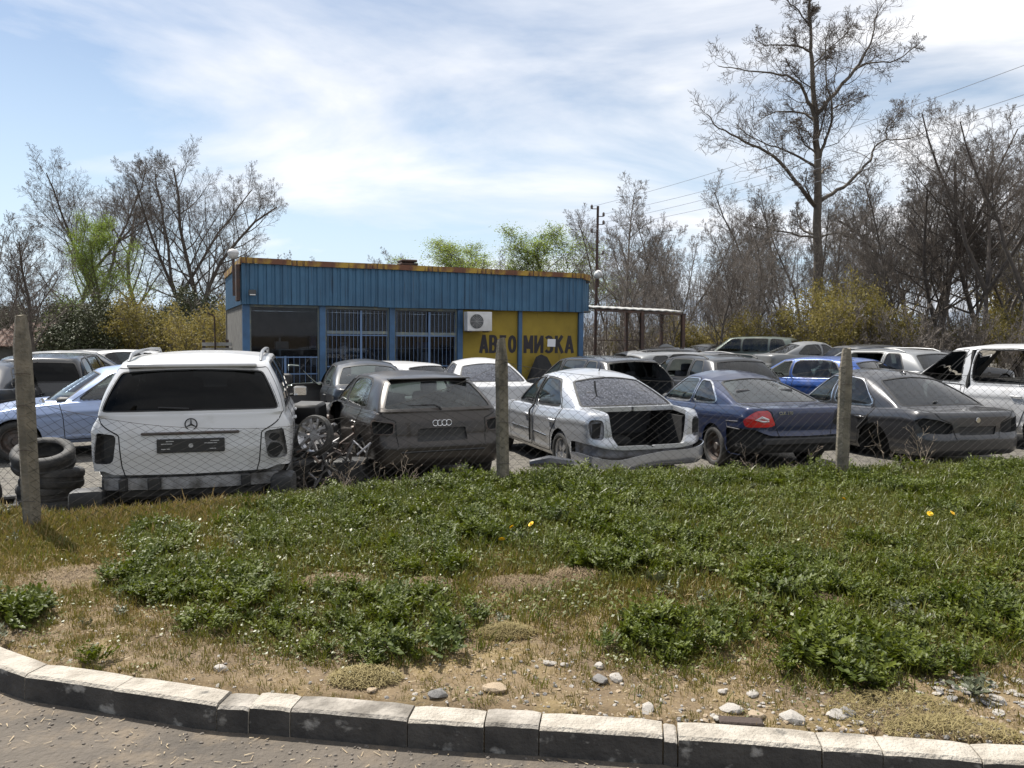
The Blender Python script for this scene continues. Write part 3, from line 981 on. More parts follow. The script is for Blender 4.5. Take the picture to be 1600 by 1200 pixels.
# distant hills
hl = MB(); hv = []; rh = random.Random(3)
for i in range(81):
    a = -1.3 + 2.6*i/80
    h = 26 + 14*math.sin(a*5+1) + 9*math.sin(a*13) + rh.uniform(-1.5, 1.5)
    for d_, z in ((900, -2), (980, h*.75), (1150, h*1.25)): hv.append((d_*math.sin(a), d_*math.cos(a), z))
hl.add(hv, [[i*3+j, (i+1)*3+j, (i+1)*3+j+1, i*3+j+1] for i in range(80) for j in range(2)])
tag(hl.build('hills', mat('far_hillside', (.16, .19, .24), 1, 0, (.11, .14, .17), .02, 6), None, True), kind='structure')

# ------------------------------------------------------------------ fence: concrete posts with chain link mesh
conc = mat('fence_post_concrete', (.19, .165, .125), .95, 0, (.10, .09, .07), 8, 8, (.38, .68), .7, 45, streak=((.05, .047, .038), 6, (1, 1, .35), .58, .72))
fence = thing('chain_link_fence', 'sagging wire mesh fence on three rough concrete posts', 'fence', (-.06, 7.6, ground_z(-.06, 7.6)))
def post(x, y, top, tilt, seed, sz=.118):
    rp_ = random.Random(seed)
    z0 = float(ground_z(x, y)) - .12
    mb = MB(); n = 10; V = []
    q = 8
    for k in range(n):
        f = k/(n-1)
        z = z0 + (top - z0)*f
        for j in range(q):
            a = 2*math.pi*(j + .5)/q
            r_ = sz/2 / max(abs(math.cos(a)), abs(math.sin(a))) * (.97 if j % 2 else .97)
            r_ *= 1 + rp_.uniform(-.035, .035)
            if k == n-1: r_ *= .62
            V.append((x + r_*math.cos(a) + tilt[0]*f, y + r_*math.sin(a) + tilt[1]*f, z + rp_.uniform(-.012, .012) + (.05 if k == n-1 else 0)))
    mb.add(V, [[k*q+j, k*q+(j+1) % q, (k+1)*q+(j+1) % q, (k+1)*q+j] for k in range(n-1) for j in range(q)])
    mb.add([V[-q+j] for j in range(q)], [list(range(q))])
    o = mb.build('post', conc, None, True, 40)
    o.parent = fence; o.matrix_parent_inverse = Matrix.Translation(-Vector(fence.location))
    for zz in (.35, .75, 1.1, 1.35):
        st = MB(); st.tube([(x-.07, y-.066, z0+zz), (x+.0, y-.075, z0+zz+.01), (x+.07, y-.066, z0+zz)], .003, 4)
        st.build('tie_wire', M['steel'], o)
    return o
post(-3.80, 6.16, 1.74, (-.03, .0), 1, .125)
post(-.085, 7.60, 1.555, (-.02, 0), 2, .125)
post(3.42, 8.10, 1.455, (.02, 0), 3, .125)
# the mesh: two families of wires crossing in diamonds
wire_m = mat('dull_fence_wire', (.022, .020, .018), .9, 0)
FP = [(-9.0, 7.83), (-3.80, 6.11), (-.085, 7.55), (3.42, 8.05), (10.5, 9.1)]
fs = np.concatenate([[0], np.cumsum([math.dist(FP[i], FP[i+1]) for i in range(4)])])
def fpt(s_, h):
    x = np.interp(s_, fs, [p[0] for p in FP]); y = np.interp(s_, fs, [p[1] for p in FP])
    i = int(np.clip(np.searchsorted(fs, s_) - 1, 0, 3)); f = (s_ - fs[i])/(fs[i+1]-fs[i])
    top = [.62, .78, .62 if i == 1 else .8, .8, .8]
    tops = np.interp(s_, fs, [1.0, 1.05, 1.22, 1.18, 1.15]) - (.42 if i == 1 else .18) * math.sin(math.pi*f)**.8
    gz_ = float(ground_z(x, y))
    b_ = .05*math.sin(s_*1.9 + h*2.5) + .03*math.sin(s_*4.3 - h*3)
    return (x, y - .01 + b_*math.sin(math.pi*f), gz_ + .02 + h*(tops - .02))
wm = MB(); P_ = .098; rows = 13; nseg = rows*2
S0, S1 = fs[0], fs[-1]
for fam in (1, -1):
    s_ = S0 - nseg*P_/2
    while s_ < S1 + nseg*P_/2:
        pts = []
        for k in range(nseg + 1):
            ss = s_ + fam*(k - nseg/2)*P_/2
            if S0 <= ss <= S1:
                p = fpt(ss, k/nseg); wob = .006*math.sin(k*12.9 + s_*78.2)
                pts.append((p[0] + wob, p[1], p[2] + .006*math.cos(k*7.1 + s_*31)))
        if len(pts) > 2: wm.tube(pts, .0013, 3, False)
        s_ += P_
for k in (0, 1): wm.tube([fpt(s_, k) for s_ in np.linspace(S0, S1, 120)], .0022, 3, False)
wo = wm.build('wire_mesh', wire_m, None); wo['kind'] = 'stuff'
wo.parent = fence; wo.matrix_parent_inverse = Matrix.Translation(-Vector(fence.location))
# ------------------------------------------------------------------ workshop kiosk
BL, BR = Vector((-7.30, 21.30, LOT)), Vector((2.24, 25.5, LOT))
bdir = (BR - BL).normalized(); BLEN = (BR - BL).length
brot = math.atan2(bdir.y, bdir.x)
bld = thing('shop_building', 'low flat-roofed shop with blue corrugated fascia and yellow painted wall', 'building', BL, brot)
bld.rotation_euler = (0, .0105, brot)
# local frame: x along the front, y into the building, z up; front of the wall at y=.25, fascia front at y=0
def lx(px):
    r_ = ray(px, 500); n_ = Vector((-bdir.y, bdir.x, 0)); o_ = Vector((0, 0, EYE)) - (BL + n_*.25)
    t = -(o_.dot(n_)) / r_.dot(n_)
    return float((Vector((0, 0, EYE)) + r_*t - BL).dot(bdir))
bluem = mat('faded_blue_sheet', (.040, .118, .205), .6, .05, (.027, .082, .150), 1.2, 5, (.35, .7), streak=((.022, .045, .075), 7, (1.6, 1.6, .10), .56, .74))
bluep = mat('blue_painted_steel', (.040, .11, .22), .5, .1, (.026, .07, .14), 3, 5)
yelm = mat('yellow_painted_wall', (.30, .215, .026), .8, 0, (.22, .155, .02), 1.5, 7, (.35, .7), .15, 30, streak=((.12, .09, .03), 3, (1.5, 1.5, .3), .62, .8))
capm = mat('rusting_yellow_trim', (.36, .23, .030), .6, .1, (.13, .050, .024), 1.6, 7, (.44, .58), streak=((.06, .025, .014), 4, (2.5, 2.5, .3), .56, .68))
darkm = mat('room_dark', (.04, .04, .042), .9)
postm = mat('dark_steel_post', (.035, .028, .026), .6, .3, (.09, .045, .03), 6, 5)
framem = mat('window_frame_paint', (.12, .15, .16), .5, 0, (.28, .27, .16), 5, 4, (.5, .75))
shopg = glass('shop_pane', (.62, .66, .70), .018, (.05, .05, .06), .18, 1.2, .35, .75)
FT, FB = 3.86, 2.76                    # fascia top and bottom over the yard
def corrug(x0, x1, z0, z1, pitch=.235, dep=.030):
    V, Fq = [], []
    n = max(1, round((x1-x0)/pitch)); pw = (x1-x0)/n
    prof = []
    for i in range(n): prof += [(x0+i*pw, 0), (x0+i*pw+.50*pw, 0), (x0+i*pw+.60*pw, dep), (x0+i*pw+.90*pw, dep)]
    prof.append((x1, 0))
    for x, d in prof: V += [(x, d, z0), (x, d, z1)]
    for i in range(len(prof)-1): Fq.append([2*i, 2*i+2, 2*i+3, 2*i+1])
    return V, Fq
edges_px = [372, 440, 505, 587, 650, 710, 765, 843, 908]
ex = [0.0] + [lx(p) for p in edges_px[1:-1]] + [BLEN]
for i in range(len(ex)-1):
    mb = MB(); V, Fq = corrug(ex[i] - .010, ex[i+1] + .010, FB + (i % 3)*.008, FT)
    mb.add(V, Fq); o = mb.build('fascia_panel', bluem, bld, loc=(0, -.012*(i % 2), 0))
mb = MB(); mb.box((BLEN/2, .09, (FB+FT)/2), (BLEN - .02, .05, FT-FB - .02)); mb.build('fascia_frame', darkm, bld)
# angled corner panels
for (p0, p1) in (((-.01, 6.1), (-.01, .0)), ((BLEN + .01, .0), (BLEN + .50, .50))):
    d = math.dist(p0, p1); a = math.atan2(p1[1]-p0[1], p1[0]-p0[0])
    mb = MB(); V, Fq = corrug(0, d, FB, FT); mb.add(V, Fq)
    mb.build('fascia_panel', bluem, bld, loc=(*p0, 0), rot=(0, 0, a))
# cap strip along the top, in lengths
rb_ = random.Random(2)
cx_ = [-.03, 1.3, 3.55, 5.2, 6.9, 8.5, 10.0, BLEN + .02]
for i in range(len(cx_)-1):
    mb = MB(); L_ = cx_[i+1]-cx_[i]-.012
    mb.box((L_/2, .0, .02), (L_, .07, .15)); mb.box((L_/2, .20, .085), (L_, .36, .03))
    mb.build('cap_strip', capm, bld, loc=(cx_[i], -.035, FT + .045 + rb_.uniform(-.012, .012)), rot=(0, rb_.uniform(-.006, .006), 0))
for p0, a, L_ in (((-.02, 6.1), R(-90), 6.1), ((BLEN + .02, -.02), R(45), .7)):
    mb = MB(); mb.box((L_/2, 0, 0), (L_, .06, .18)); mb.build('cap_strip', capm, bld, loc=(*p0, FT + .05), rot=(0, 0, a))
# roof slab and soffit, back and side walls
mb = MB(); mb.box((BLEN/2 + .2, 3.2, FT - .10), (BLEN + .4, 5.8, .08)); mb.build('roof', darkm, bld)
mb = MB(); mb.box((BLEN/2 + .2, 3.1, FB + .03), (BLEN + .4, 5.9, .05)); mb.build('soffit', mat('soffit_board', (.10, .10, .10), .9), bld)
for x0 in (BLEN + .50,):
    mb = MB(); mb.box((x0, 3.3, (FB+FT)/2), (.04, 5.6, FT-FB)); mb.build('side_fascia', bluem, bld)
blockm = mat('grey_block_wall', (.12, .115, .10), .95, 0, (.06, .055, .05), 4, 6, bump=.3)
mb = MB(); mb.box((BLEN/2, 6.2, FB/2), (BLEN, .2, FB)); mb.build('back_wall', blockm, bld)
mb = MB(); mb.box((.10, 3.3, FB/2), (.14, 5.7, FB)); mb.build('side_wall', blockm, bld)
mb = MB(); mb.box((BLEN - .10, 3.3, FB/2), (.14, 5.7, FB)); mb.build('side_wall', blockm, bld)
mb = MB(); mb.box((BLEN/2, 3.2, .03), (BLEN - .1, 6.0, .06)); mb.build('floor', blockm, bld)
# uprights along the front
W0, W1 = .06, FB
ups = [(377, 388), (497, 506), (606, 614), (712, 720), (807, 812.5), (901, 908)]
upx = [(lx(a), lx(b)) for a, b in ups]
for a, b in upx:
    mb = MB(); mb.box(((a+b)/2, .20, (W0+W1)/2), (b-a, .14, W1-W0)); mb.build('upright', bluep, bld)
# three glazed bays
sill = .42
def bay(x0, x1, transom=None, door=False):
    z0 = W0 + .10
    fr = MB(); t_ = .045
    fr.box(((x0+x1)/2, .25, W1-.03), (x1-x0, .07, .06)); fr.box(((x0+x1)/2, .25, z0), (x1-x0, .07, .10))
    for x in (x0 + t_/2, x1 - t_/2): fr.box((x, .25, (z0+W1)/2), (t_, .06, W1-z0-.1))
    f_ = fr.build('window_frame', framem, bld)
    zs_ = [(z0 + .05, W1 - .06)]
    if transom:
        tr = MB(); tr.box(((x0+x1)/2, .24, transom), (x1-x0-.09, .08, .085)); tr.build('transom', framem if transom else bluep, f_)
        zs_ = [(z0 + .05, transom - .042), (transom + .042, W1 - .06)]
    for za, zb_ in zs_:
        mb = MB(); mb.box(((x0+x1)/2, .27, (za+zb_)/2), (x1-x0-.09, .008, zb_-za)); mb.build('pane', shopg, f_)
    return f_
T_ = 2.03
bays = [(upx[0][1], upx[1][0], None), (upx[1][1], upx[2][0], T_), (upx[2][1], upx[3][0], T_ - .02)]
barm = mat('painted_bars', (.10, .17, .30), .5, .0)
for i, (x0, x1, tr) in enumerate(bays):
    bay(x0, x1, tr)
    gr = MB(); n = 15 if i else 12
    zt_ = 1.35 if i == 0 else W1 - .1
    for k in range(n):
        x = x0 + .08 + (x1-x0-.16)*k/(n-1)
        gr.tube([(x, .200, .2), (x, .200, zt_)], .007, 4)
    for z in ((.85, 1.32) if i == 0 else (1.05, 1.95)): gr.box(((x0+x1)/2, .205, z), (x1-x0-.1, .025, .03))
    gr.box(((x0+x1)/2 + (.1 if i else 0), .205, zt_/2 + .1), (.06, .03, zt_-.2))
    o = gr.build('window_bars', barm, bld)
# things on show indoors
cl_ = [mat('goods_%s' % n_, c_, .6) for n_, c_ in (('grey', (.30, .30, .30)), ('dark', (.03, .03, .03)), ('white', (.6, .6, .6)), ('blue', (.05, .1, .25)))]
sh = thing('shelf_rack', 'metal shelves standing behind the shop windows', 'shelf', BL + bdir*2.4 + Vector((-bdir.y, bdir.x, 0))*1.4, brot)
for z in (.45, 1.0, 1.5):
    mb = MB(); mb.box((2.0, 0, z), (6.6, .45, .03)); mb.build('shelf_board', cl_[0], sh)
for x in (-1.25, .8, 3.0, 5.25):
    mb = MB(); mb.box((x, 0, .95), (.05, .40, 1.8)); mb.build('rack_post', cl_[0], sh)
rs = random.Random(9)
for k in range(16):
    mb = MB(); h = rs.uniform(.14, .42)
    mb.rbox((0, 0, h/2), (rs.uniform(.15, .45), .3, h), .02, 1)
    xx = -1.1 + (k % 8)*.85 + rs.uniform(-.15, .15)
    o = mb.build('spare_part', cl_[rs.randrange(4)], None)
    o.location = sh.matrix_world @ Vector((0, 0, 0))
    o.location = BL + bdir*(2.4 + xx) + Vector((-bdir.y, bdir.x, 0))*1.38 + Vector((0, 0, 1.017 if k < 8 else 1.517)); o.rotation_euler = (0, 0, brot)
    tag(o, 'boxed spare part on a shelf behind the shop glass', 'box', 'spare parts on the shop shelves')
hd = MB(); hd.lathe([(0, 0), (.14, .02), (.16, .09), (.13, .15), (0, .16)], 14, Matrix.Rotation(R(90), 4, 'X')); hd.rbox((.42, -.05, .0), (.5, .1, .14), .05, 2); hd.rbox((-.36, -.05, .0), (.4, .1, .14), .05, 2)
o = hd.build('headlamp_unit', cl_[2], None, True); o.location = BL + bdir*((bays[1][0]+bays[1][1])/2 - .30) + Vector((-bdir.y, bdir.x, 0))*.75 + Vector((0, 0, 1.47)); o.rotation_euler = (0, 0, brot)
tag(o, 'pale headlamp unit behind the glass of the middle window', 'car part')
hd = MB(); hd.box((.42, 0, -.72), (1.5, .3, .03)); hd.box((.42, 0, -1.07), (1.4, .26, .66)); o2 = hd.build('counter', cl_[1], None)
o2.location = Vector(o.location) + Vector((0, 0, .62)); o2.rotation_euler = (0, 0, brot)
tag(o2, 'dark counter below the headlamp unit inside the shop', 'counter')
# yellow panels with lettering
for (x0, x1) in ((upx[3][1], upx[4][0]), (upx[4][1], upx[5][0])):
    mb = MB(); mb.box(((x0+x1)/2, .26, (W0+W1)/2), (x1-x0 - .004, .08, W1-W0)); mb.build('wall_panel', yelm, bld)
inkm = mat('black_sign_paint', (.022, .018, .022), .7)
ARC = lambda cx, cy, rx, ry, a0, a1, n=9: [(cx + rx*math.cos(R(a0 + (a1-a0)*k/n)), cy + ry*math.sin(R(a0 + (a1-a0)*k/n))) for k in range(n + 1)]
GLYPH = {'А': [[(.08, 0), (.5, 1)], [(.92, 0), (.5, 1)], [(.25, .30), (.75, .30)]],
    'В': [[(.14, 0), (.14, 1)], [(.14, .93), (.5, .93)] + ARC(.5, .72, .30, .21, 90, -90) + [(.14, .51)], [(.14, .51), (.52, .51)] + ARC(.52, .29, .34, .22, 90, -90) + [(.14, .07)]],
    'Т': [[(.5, 0), (.5, .93)], [(.06, .92), (.94, .92)]], 'О': [ARC(.5, .5, .36, .43, 0, 360, 20)],
    'М': [[(.10, 0), (.10, 1)], [(.90, 0), (.90, 1)], [(.10, .95), (.5, .25)], [(.90, .95), (.5, .25)]],
    'И': [[(.12, 0), (.12, 1)], [(.88, 0), (.88, 1)], [(.14, .08), (.86, .92)]],
    'З': [ARC(.45, .72, .36, .22, 150, -90), ARC(.45, .28, .40, .22, 90, -150)],
    'К': [[(.14, 0), (.14, 1)], [(.16, .45), (.86, 1)], [(.36, .58), (.90, 0)]]}
def letters(txt, px0, px1, zc, h):
    a, b = lx(px0), lx(px1); n = len(txt); st = (b-a)/n
    for k, ch in enumerate(txt):
        mb = MB(); W_ = st*.80; sw_ = h*.19
        for q, line in enumerate(GLYPH[ch]):
            P = [Vector(((x-.5)*W_, 0, (y-.5)*h)) for x, y in line]
            rows = []
            for i_, p in enumerate(P):
                d = (P[min(i_+1, len(P)-1)] - P[max(i_-1, 0)]).normalized(); e = Vector((-d.z, 0, d.x))*sw_/2*(.8 if abs(d.x) > abs(d.z) else 1.0)
                rows.append((p + e, p - e))
            V = [v for r_ in rows for v in r_]; t_ = .004 + .0008*q; m_ = len(V)
            V2 = [v + Vector((0, -t_, 0)) for v in V]
            F2 = []
            for i_ in range(len(rows)-1): c_ = 2*i_; F2 += [[m_+c_, m_+c_+1, m_+c_+3, m_+c_+2], [c_, c_+2, m_+c_+2, m_+c_], [c_+1, m_+c_+1, m_+c_+3, c_+3]]
            F2 += [[0, m_, m_+1, 1], [m_-2, m_-1, 2*m_-1, 2*m_-2]]
            mb.add(V + V2, F2)
        mb.build('letter', inkm, bld, loc=(a + st*(k+.5), .217, zc))
letters('АВТО', 747, 806, 1.72, .56)
letters('МИЗКА', 816, 896, 1.72, .56)
def onwall(px, d=.2, z=0.0):
    return BL + bdir*lx(px) + Vector((bdir.y, -bdir.x, 0))*(d - .25) + Vector((0, 0, z - .0105*lx(px)))
pm_ = mat('white_paper', (.66, .66, .68), .8)
mb = MB(); mb.box((0, 0, 0), (.28, .008, .24)); o = mb.build('paper_notice', pm_, None, loc=onwall(855, .31, 1.77), rot=(0, R(2), brot))
tag(o, 'blank white paper stuck over a letter on the yellow wall', 'notice')
# air conditioner
acw = mat('ac_white', (.62, .62, .62), .5, 0, (.45, .44, .42), 3, 5)
acd = mat('ac_dark', (.035, .038, .04), .6)
ac = thing('air_conditioner', 'white air conditioner outdoor unit with round fan hung on the yellow wall', 'air conditioner', onwall(739, .42, 2.10), brot)
mb = MB(); mb.rbox((0, 0, .30), (.80, .32, .58), .015, 1); mb.build('casing', acw, ac)
mb = MB(); mb.lathe([(0, .0), (.21, .0), (.22, .004)], 28, Matrix.Translation((-.10, -.163, .30)) @ Matrix.Rotation(R(90), 4, 'X')); mb.build('fan_opening', acd, ac)
mb = MB()
for r_ in (.05, .09, .13, .17, .21): mb.tube([(-.10 + r_*math.cos(t), -.175, .30 + r_*math.sin(t)) for t in np.linspace(0, 2*math.pi, 25)], .003, 4, False)
for a in range(8): mb.tube([(-.10, -.176, .30), (-.10 + .21*math.cos(a*math.pi/4), -.176, .30 + .21*math.sin(a*math.pi/4))], .003, 4)
o = mb.build('fan_grille', acw, ac); 
for x in (-.28, .28):
    mb = MB(); mb.box((x, .05, -.01), (.04, .5, .03)); mb.build('bracket', postm, ac)
# globe lamps on the corners, dark bracket below the left one
globe = mat('lamp_globe', (.55, .56, .56), .25, 0, (.30, .29, .26), 5, 5)
def lamp(px, dz, lab, tilt, arm):
    p = onwall(px, .55, FT)
    t = thing('street_lamp', lab, 'lamp', p, brot)
    mb = MB(); mb.tube([(0, 0, -arm), (0, 0, .12)], .035, 8); mb.build('arm', postm, t)
    mb = MB(); T4 = Matrix.Translation((0, 0, dz)) @ Matrix.Rotation(tilt, 4, 'Y')
    mb.lathe([(.0, -.14), (.07, -.125), (.12, -.07), (.135, 0), (.12, .07), (.07, .115), (0, .13)], 18, T4); mb.build('lamp_globe', globe, t, True, 60)
    mb = MB(); mb.lathe([(0, .135), (.10, .115), (.145, .045), (.145, .025), (.10, .09), (0, .11)], 18, T4); mb.build('lamp_cap', acw, t, True, 60)
    return t
lamp(364, .20, 'globe lamp on the left corner of the blue roof', 0, .9)
lamp(921, .10, 'globe lamp leaning on the right corner of the blue roof', R(55), .3)
mb = MB(); mb.rbox((0, 0, 0), (.40, .10, 1.0), .02, 1); o = mb.build('dark_board', postm, bld, loc=(-.09, .22, FT - .52), rot=(0, 0, R(-90)))
fl = thing('floodlight', 'small black floodlight on the left end of the blue fascia', 'lamp', BL + bdir*.28 + Vector((bdir.y, -bdir.x, 0))*.12 + Vector((0, 0, FB + .30)), brot)
mb = MB(); mb.rbox((0, -.06, 0), (.20, .12, .14), .02, 1, rx=-.4); mb.tube([(0, .12, 0), (0, 0, 0)], .02, 6); mb.build('housing', acd, fl)
mb = MB(); mb.box((0, -.122, -.03), (.15, .006, .09), rx=-.4); mb.build('lamp_glass', acw, fl)
# things on the roof
for px, lab, sx in ((652, 'dark ribbed vent standing on the flat shop roof left of the green tree', .55), (720, 'low dark hatch on the flat shop roof right of the vent', .75)):
    t = thing('roof_vent' if sx < .6 else 'roof_hatch', lab, 'vent' if sx < .6 else 'hatch', onwall(px, -1.0, FT + .0), brot)
    mb = MB()
    if sx < .6:
        for k in range(4): mb.rbox((0, 0, .08 + k*.10), (sx - .05*(k % 2), .5, .075), .02, 1)
    else: mb.rbox((0, 0, .10), (sx, .5, .22), .04, 1); mb.box((0, 0, .23), (sx + .1, .56, .03))
    mb.build('cowl', postm, t)
# dark sheets and a drum leaning at the yellow wall
tarp = mat('black_rubber_sheet', (.012, .012, .013), .8)
def heap(name, px, w_, h_, lab, seed):
    rp_ = random.Random(seed); n = 9; V = []; rows = 5
    for r_ in range(rows):
        f = r_/(rows-1)
        for k in range(n):
            g_ = k/(n-1) - .5
            hh = h_*(1 - (2*abs(g_ - .12))**2.2) 
            V.append((g_*w_*(1 - .25*f) + rp_.uniform(-.03, .03), -.55*(1-f) - .12 + rp_.uniform(-.03, .03), max(0, hh*f) + rp_.uniform(0, .03)))
    for k in range(n): V.append((V[k][0], -.04, 0))
    Fq = [[r_*n+k, r_*n+k+1, (r_+1)*n+k+1, (r_+1)*n+k] for r_ in range(rows-1) for k in range(n-1)]
    mb = MB(); mb.add(V, Fq)
    for r_ in range(1): pass
    o = mb.build(name, tarp, None, False, loc=onwall(px, .21, 0), rot=(0, 0, brot))
    md = o.modifiers.new('thickness', 'SOLIDIFY'); md.thickness = .02
    return tag(o, lab, 'sheet')
heap('black_sheet', 752, 1.15, 1.20, 'low black rubber sheet leaning under the first word on the yellow wall', 3)
heap('black_sheet', 832, 1.75, 1.38, 'big black rubber sheet leaning under the second word on the yellow wall', 5)
dr_ = thing('oil_drum', 'grey ribbed drum standing at the left end of the yellow wall', 'drum', onwall(715, 1.0, 0), 0)
mb = MB(); mb.lathe([(0, 0), (.29, 0), (.30, .02), (.29, .04), (.29, .30), (.305, .32), (.29, .34), (.29, .60), (.305, .62), (.29, .64), (.29, .90), (.30, .92), (.28, .93), (.27, .90), (0, .90)], 24)
mb.build('barrel', mat('drum_steel', (.22, .25, .30), .5, .4, (.13, .11, .10), 4, 6), dr_, True, 30)
# lean-to roof at the right end
lt = thing('lean_to_shelter', 'open lean-to with a thin flat roof right of the shop', 'shelter', BR, brot)
rfm = mat('shelter_sheet', (.42, .42, .41), .5, .3, (.24, .23, .21), 3, 5)
def shp(px, py, Y): return at_y(px, py, Y)
A, Bq, Cq, Dq = shp(930, 481, 25.8), shp(1072, 488, 27.4), shp(1040, 484, 32.5), shp(915, 478, 31.0)
mb = MB(); off = Vector((0, 0, .05))
n = 22; V = []
inv = Matrix.Translation(BR) @ Matrix.Rotation(brot, 4, 'Z'); inv = inv.inverted()
for i in range(n + 1):
    f = i/n; dz = Vector((0, 0, .022*(i % 2)))
    for p in (A.lerp(Bq, f) + dz, Dq.lerp(Cq, f) + dz): V.append(inv @ p)
mb.add(V, [[2*i, 2*i+2, 2*i+3, 2*i+1] for i in range(n)])
o = mb.build('roof_sheet', rfm, lt); md = o.modifiers.new('t', 'SOLIDIFY'); md.thickness = .03; md.offset = 0
mb = MB(); mb.tube([inv @ (A - off*1.5), inv @ (Bq - off*1.5)], .045, 4); mb.build('beam', postm, lt)
mb = MB(); mb.tube([inv @ (Dq - off*1.5), inv @ (Cq - off*1.5)], .045, 4); mb.build('beam', postm, lt)
for f, back in ((.50, 0), (.965, 0), (.5, 1), (.95, 1)):
    p = (Dq.lerp(Cq, f) if back else A.lerp(Bq, f)) - off
    mb = MB(); q = Vector((p.x, p.y, LOT)); mb.box(inv @ ((p+q)/2), (.12, .12, p.z-q.z)); mb.build('shelter_post', postm, lt)
for z in (1.75, 1.05):
    p, q = A.lerp(Bq, 0), A.lerp(Bq, .5)
    mb = MB(); mb.tube([inv @ Vector((p.x, p.y, LOT + z)), inv @ Vector((q.x, q.y, LOT + z))], .016, 5); mb.build('rail', postm, lt)
for f in (.12, .22, .34):
    p = A.lerp(Bq, f); mb = MB(); mb.tube([inv @ Vector((p.x, p.y, LOT + 1.75)), inv @ Vector((p.x, p.y, p.z - .08))], .012, 5); mb.build('rail', postm, lt)
# slatted crate stack and tiled hut at the far left
ck = thing('slatted_crate', 'pale slatted crate stack left of the shop corner', 'crate', at_y(355, 541, 25.0) * 1.0, R(15))
ck.location.z = LOT
pal = mat('grey_plank', (.42, .41, .38), .9, 0, (.22, .20, .18), 4, 5)
for k in range(10):
    mb = MB(); mb.box((0, 0, .10 + k*.17), (1.5, .05, .11)); mb.build('slat', pal, ck)
for x in (-.7, 0, .7):
    mb = MB(); mb.box((x, .06, .90), (.09, .05, 1.75)); mb.build('slat_post', postm, ck)
mb = MB(); mb.tube([(-.35, -.1, 0), (-.35, -.1, 2.5)], .025, 6); mb.tube([(-.35, -.1, 2.5), (-.55, -.1, 2.62)], .025, 6); mb.build('standpipe', postm, ck)
hp = at_y(30, 520, 36.0)
hut = thing('tiled_hut', 'small hut with a red-brown tiled roof at the far left', 'hut', (hp.x, hp.y, LOT), R(8))
mb = MB(); mb.box((0, 1.2, .75), (3.4, 2.4, 1.5)); mb.build('wall', blockm, hut)
tilem = mat('clay_tile', (.15, .085, .06), .85, 0, (.07, .05, .04), 3, 5)
tme = None
for r_ in range(7):
    for c in range(13):
        if tme is None:
            mb = MB(); mb.add([(-.15, 0, 0), (-.06, 0, .06), (.06, 0, .06), (.15, 0, 0), (-.15, .34, .02), (-.06, .34, .08), (.06, .34, .08), (.15, .34, .02)], [[0, 1, 5, 4], [1, 2, 6, 5], [2, 3, 7, 6], [0, 3, 2, 1]])
            tme = mb.mesh('tile', tilem)
        if abs((c - 6)*.28) < 2.0 - r_*.19: link('tile', tme, hut, ((c - 6)*.28, -.35 + r_*.29, 1.38 + r_*.15), (R(27), 0, 0))
# utility pole with insulators, cables to the right
pp_ = at_y(930, 430, 35.0)
up_ = thing('utility_pole', 'thin dark utility pole with insulators behind the right end of the shop', 'pole', (pp_.x, pp_.y, LOT))
H_ = at_y(934, 322, 35.0).z - LOT
mb = MB(); mb.tube([(0, 0, 0), (.10, 0, H_)], [.075, .055], 8); mb.build('shaft', postm, up_)
ins = mat('insulator_glaze', (.10, .08, .07), .3)
for k, (z, sg) in enumerate(((H_-.12, -1), (H_-.45, 1), (H_-.80, 1), (H_-1.15, -1), (H_-2.1, 1))):
    mb = MB(); mb.tube([(.09, 0, z), (.09 + sg*.26, 0, z)], .02, 5); mb.lathe([(.03, 0), (.06, .04), (.05, .08), (.06, .12), (.03, .18), (0, .18)], 10, Matrix.Translation((.09 + sg*.26, 0, z)))
    mb.build('insulator', ins, up_)
cabm = mat('cable', (.20, .21, .23), .6)
for k, (py, dz) in enumerate(((52, -.12), (98, -.45), (114, -.8), (146, -1.15))):
    a = Vector((up_.location.x + .1 + (-.26, .26, .26, -.26)[k], up_.location.y, LOT + H_ + dz + .1)); b = at_y(1600, py, 19.0)
    e = a + (b - a)*1.9; P = []
    for i in range(41):
        f = i/40; p = a.lerp(e, f); p.z -= 4*f*(1-f)*.75; P.append(p)
    mb = MB(); mb.tube(P, .007, 4, False); o = mb.build('power_cable', cabm)
    tag(o, ['topmost power cable running from the pole across the sky', 'second power cable from the top, right of the tall tree', 'third power cable from the top, right of the tall tree', 'lowest power cable above the bare wood'][k], 'cable', 'power cables')
# ------------------------------------------------------------------ the cars in the yard
LOT = -0.30
def rz(a): return R(90 - a)          # a: heading, degrees clockwise from straight ahead
REAR_SED = [(0, -.09), (.05, -.03), (.14, -.004), (.30, 0), (.42, -.004), (.54, -.035), (.60, -.030), (.85, -.038), (.96, -.042), (1, -.06)]
REAR_HAT = [(0, -.12), (.06, -.04), (.16, -.006), (.38, 0), (.42, -.006), (.56, -.052), (.66, -.055), (.85, -.075), (1, -.12)]
REAR_SUV = [(0, -.10), (.03, -.05), (.08, -.03), (.20, -.03), (.5, -.022), (.8, -.04), (1, -.085)]

def doors4(xa_b, xb, xr, zl, arch_x, t8, rr4):
    """rear and front door outlines of a four door car"""
    rear = [(arch_x + .02, ('z', zl)), (xb - .008, ('z', zl)), (xb - .004, 2.0), (xb - .004, 2.95), (rr4, 2.95), (xr + .02, 2.25), (xr, 2.0), (xr + .02, ('z', .74)), (arch_x - .05, ('z', .58))]
    front = [(xb + .008, ('z', zl)), (xa_b + .16, ('z', zl)), (xa_b + .18, ('z', .66)), (xa_b + .12, 1.85), (xa_b + .02, 2.06), (t8 + .05, 2.95), (xb + .004, 2.95)]
    return [rear, front]

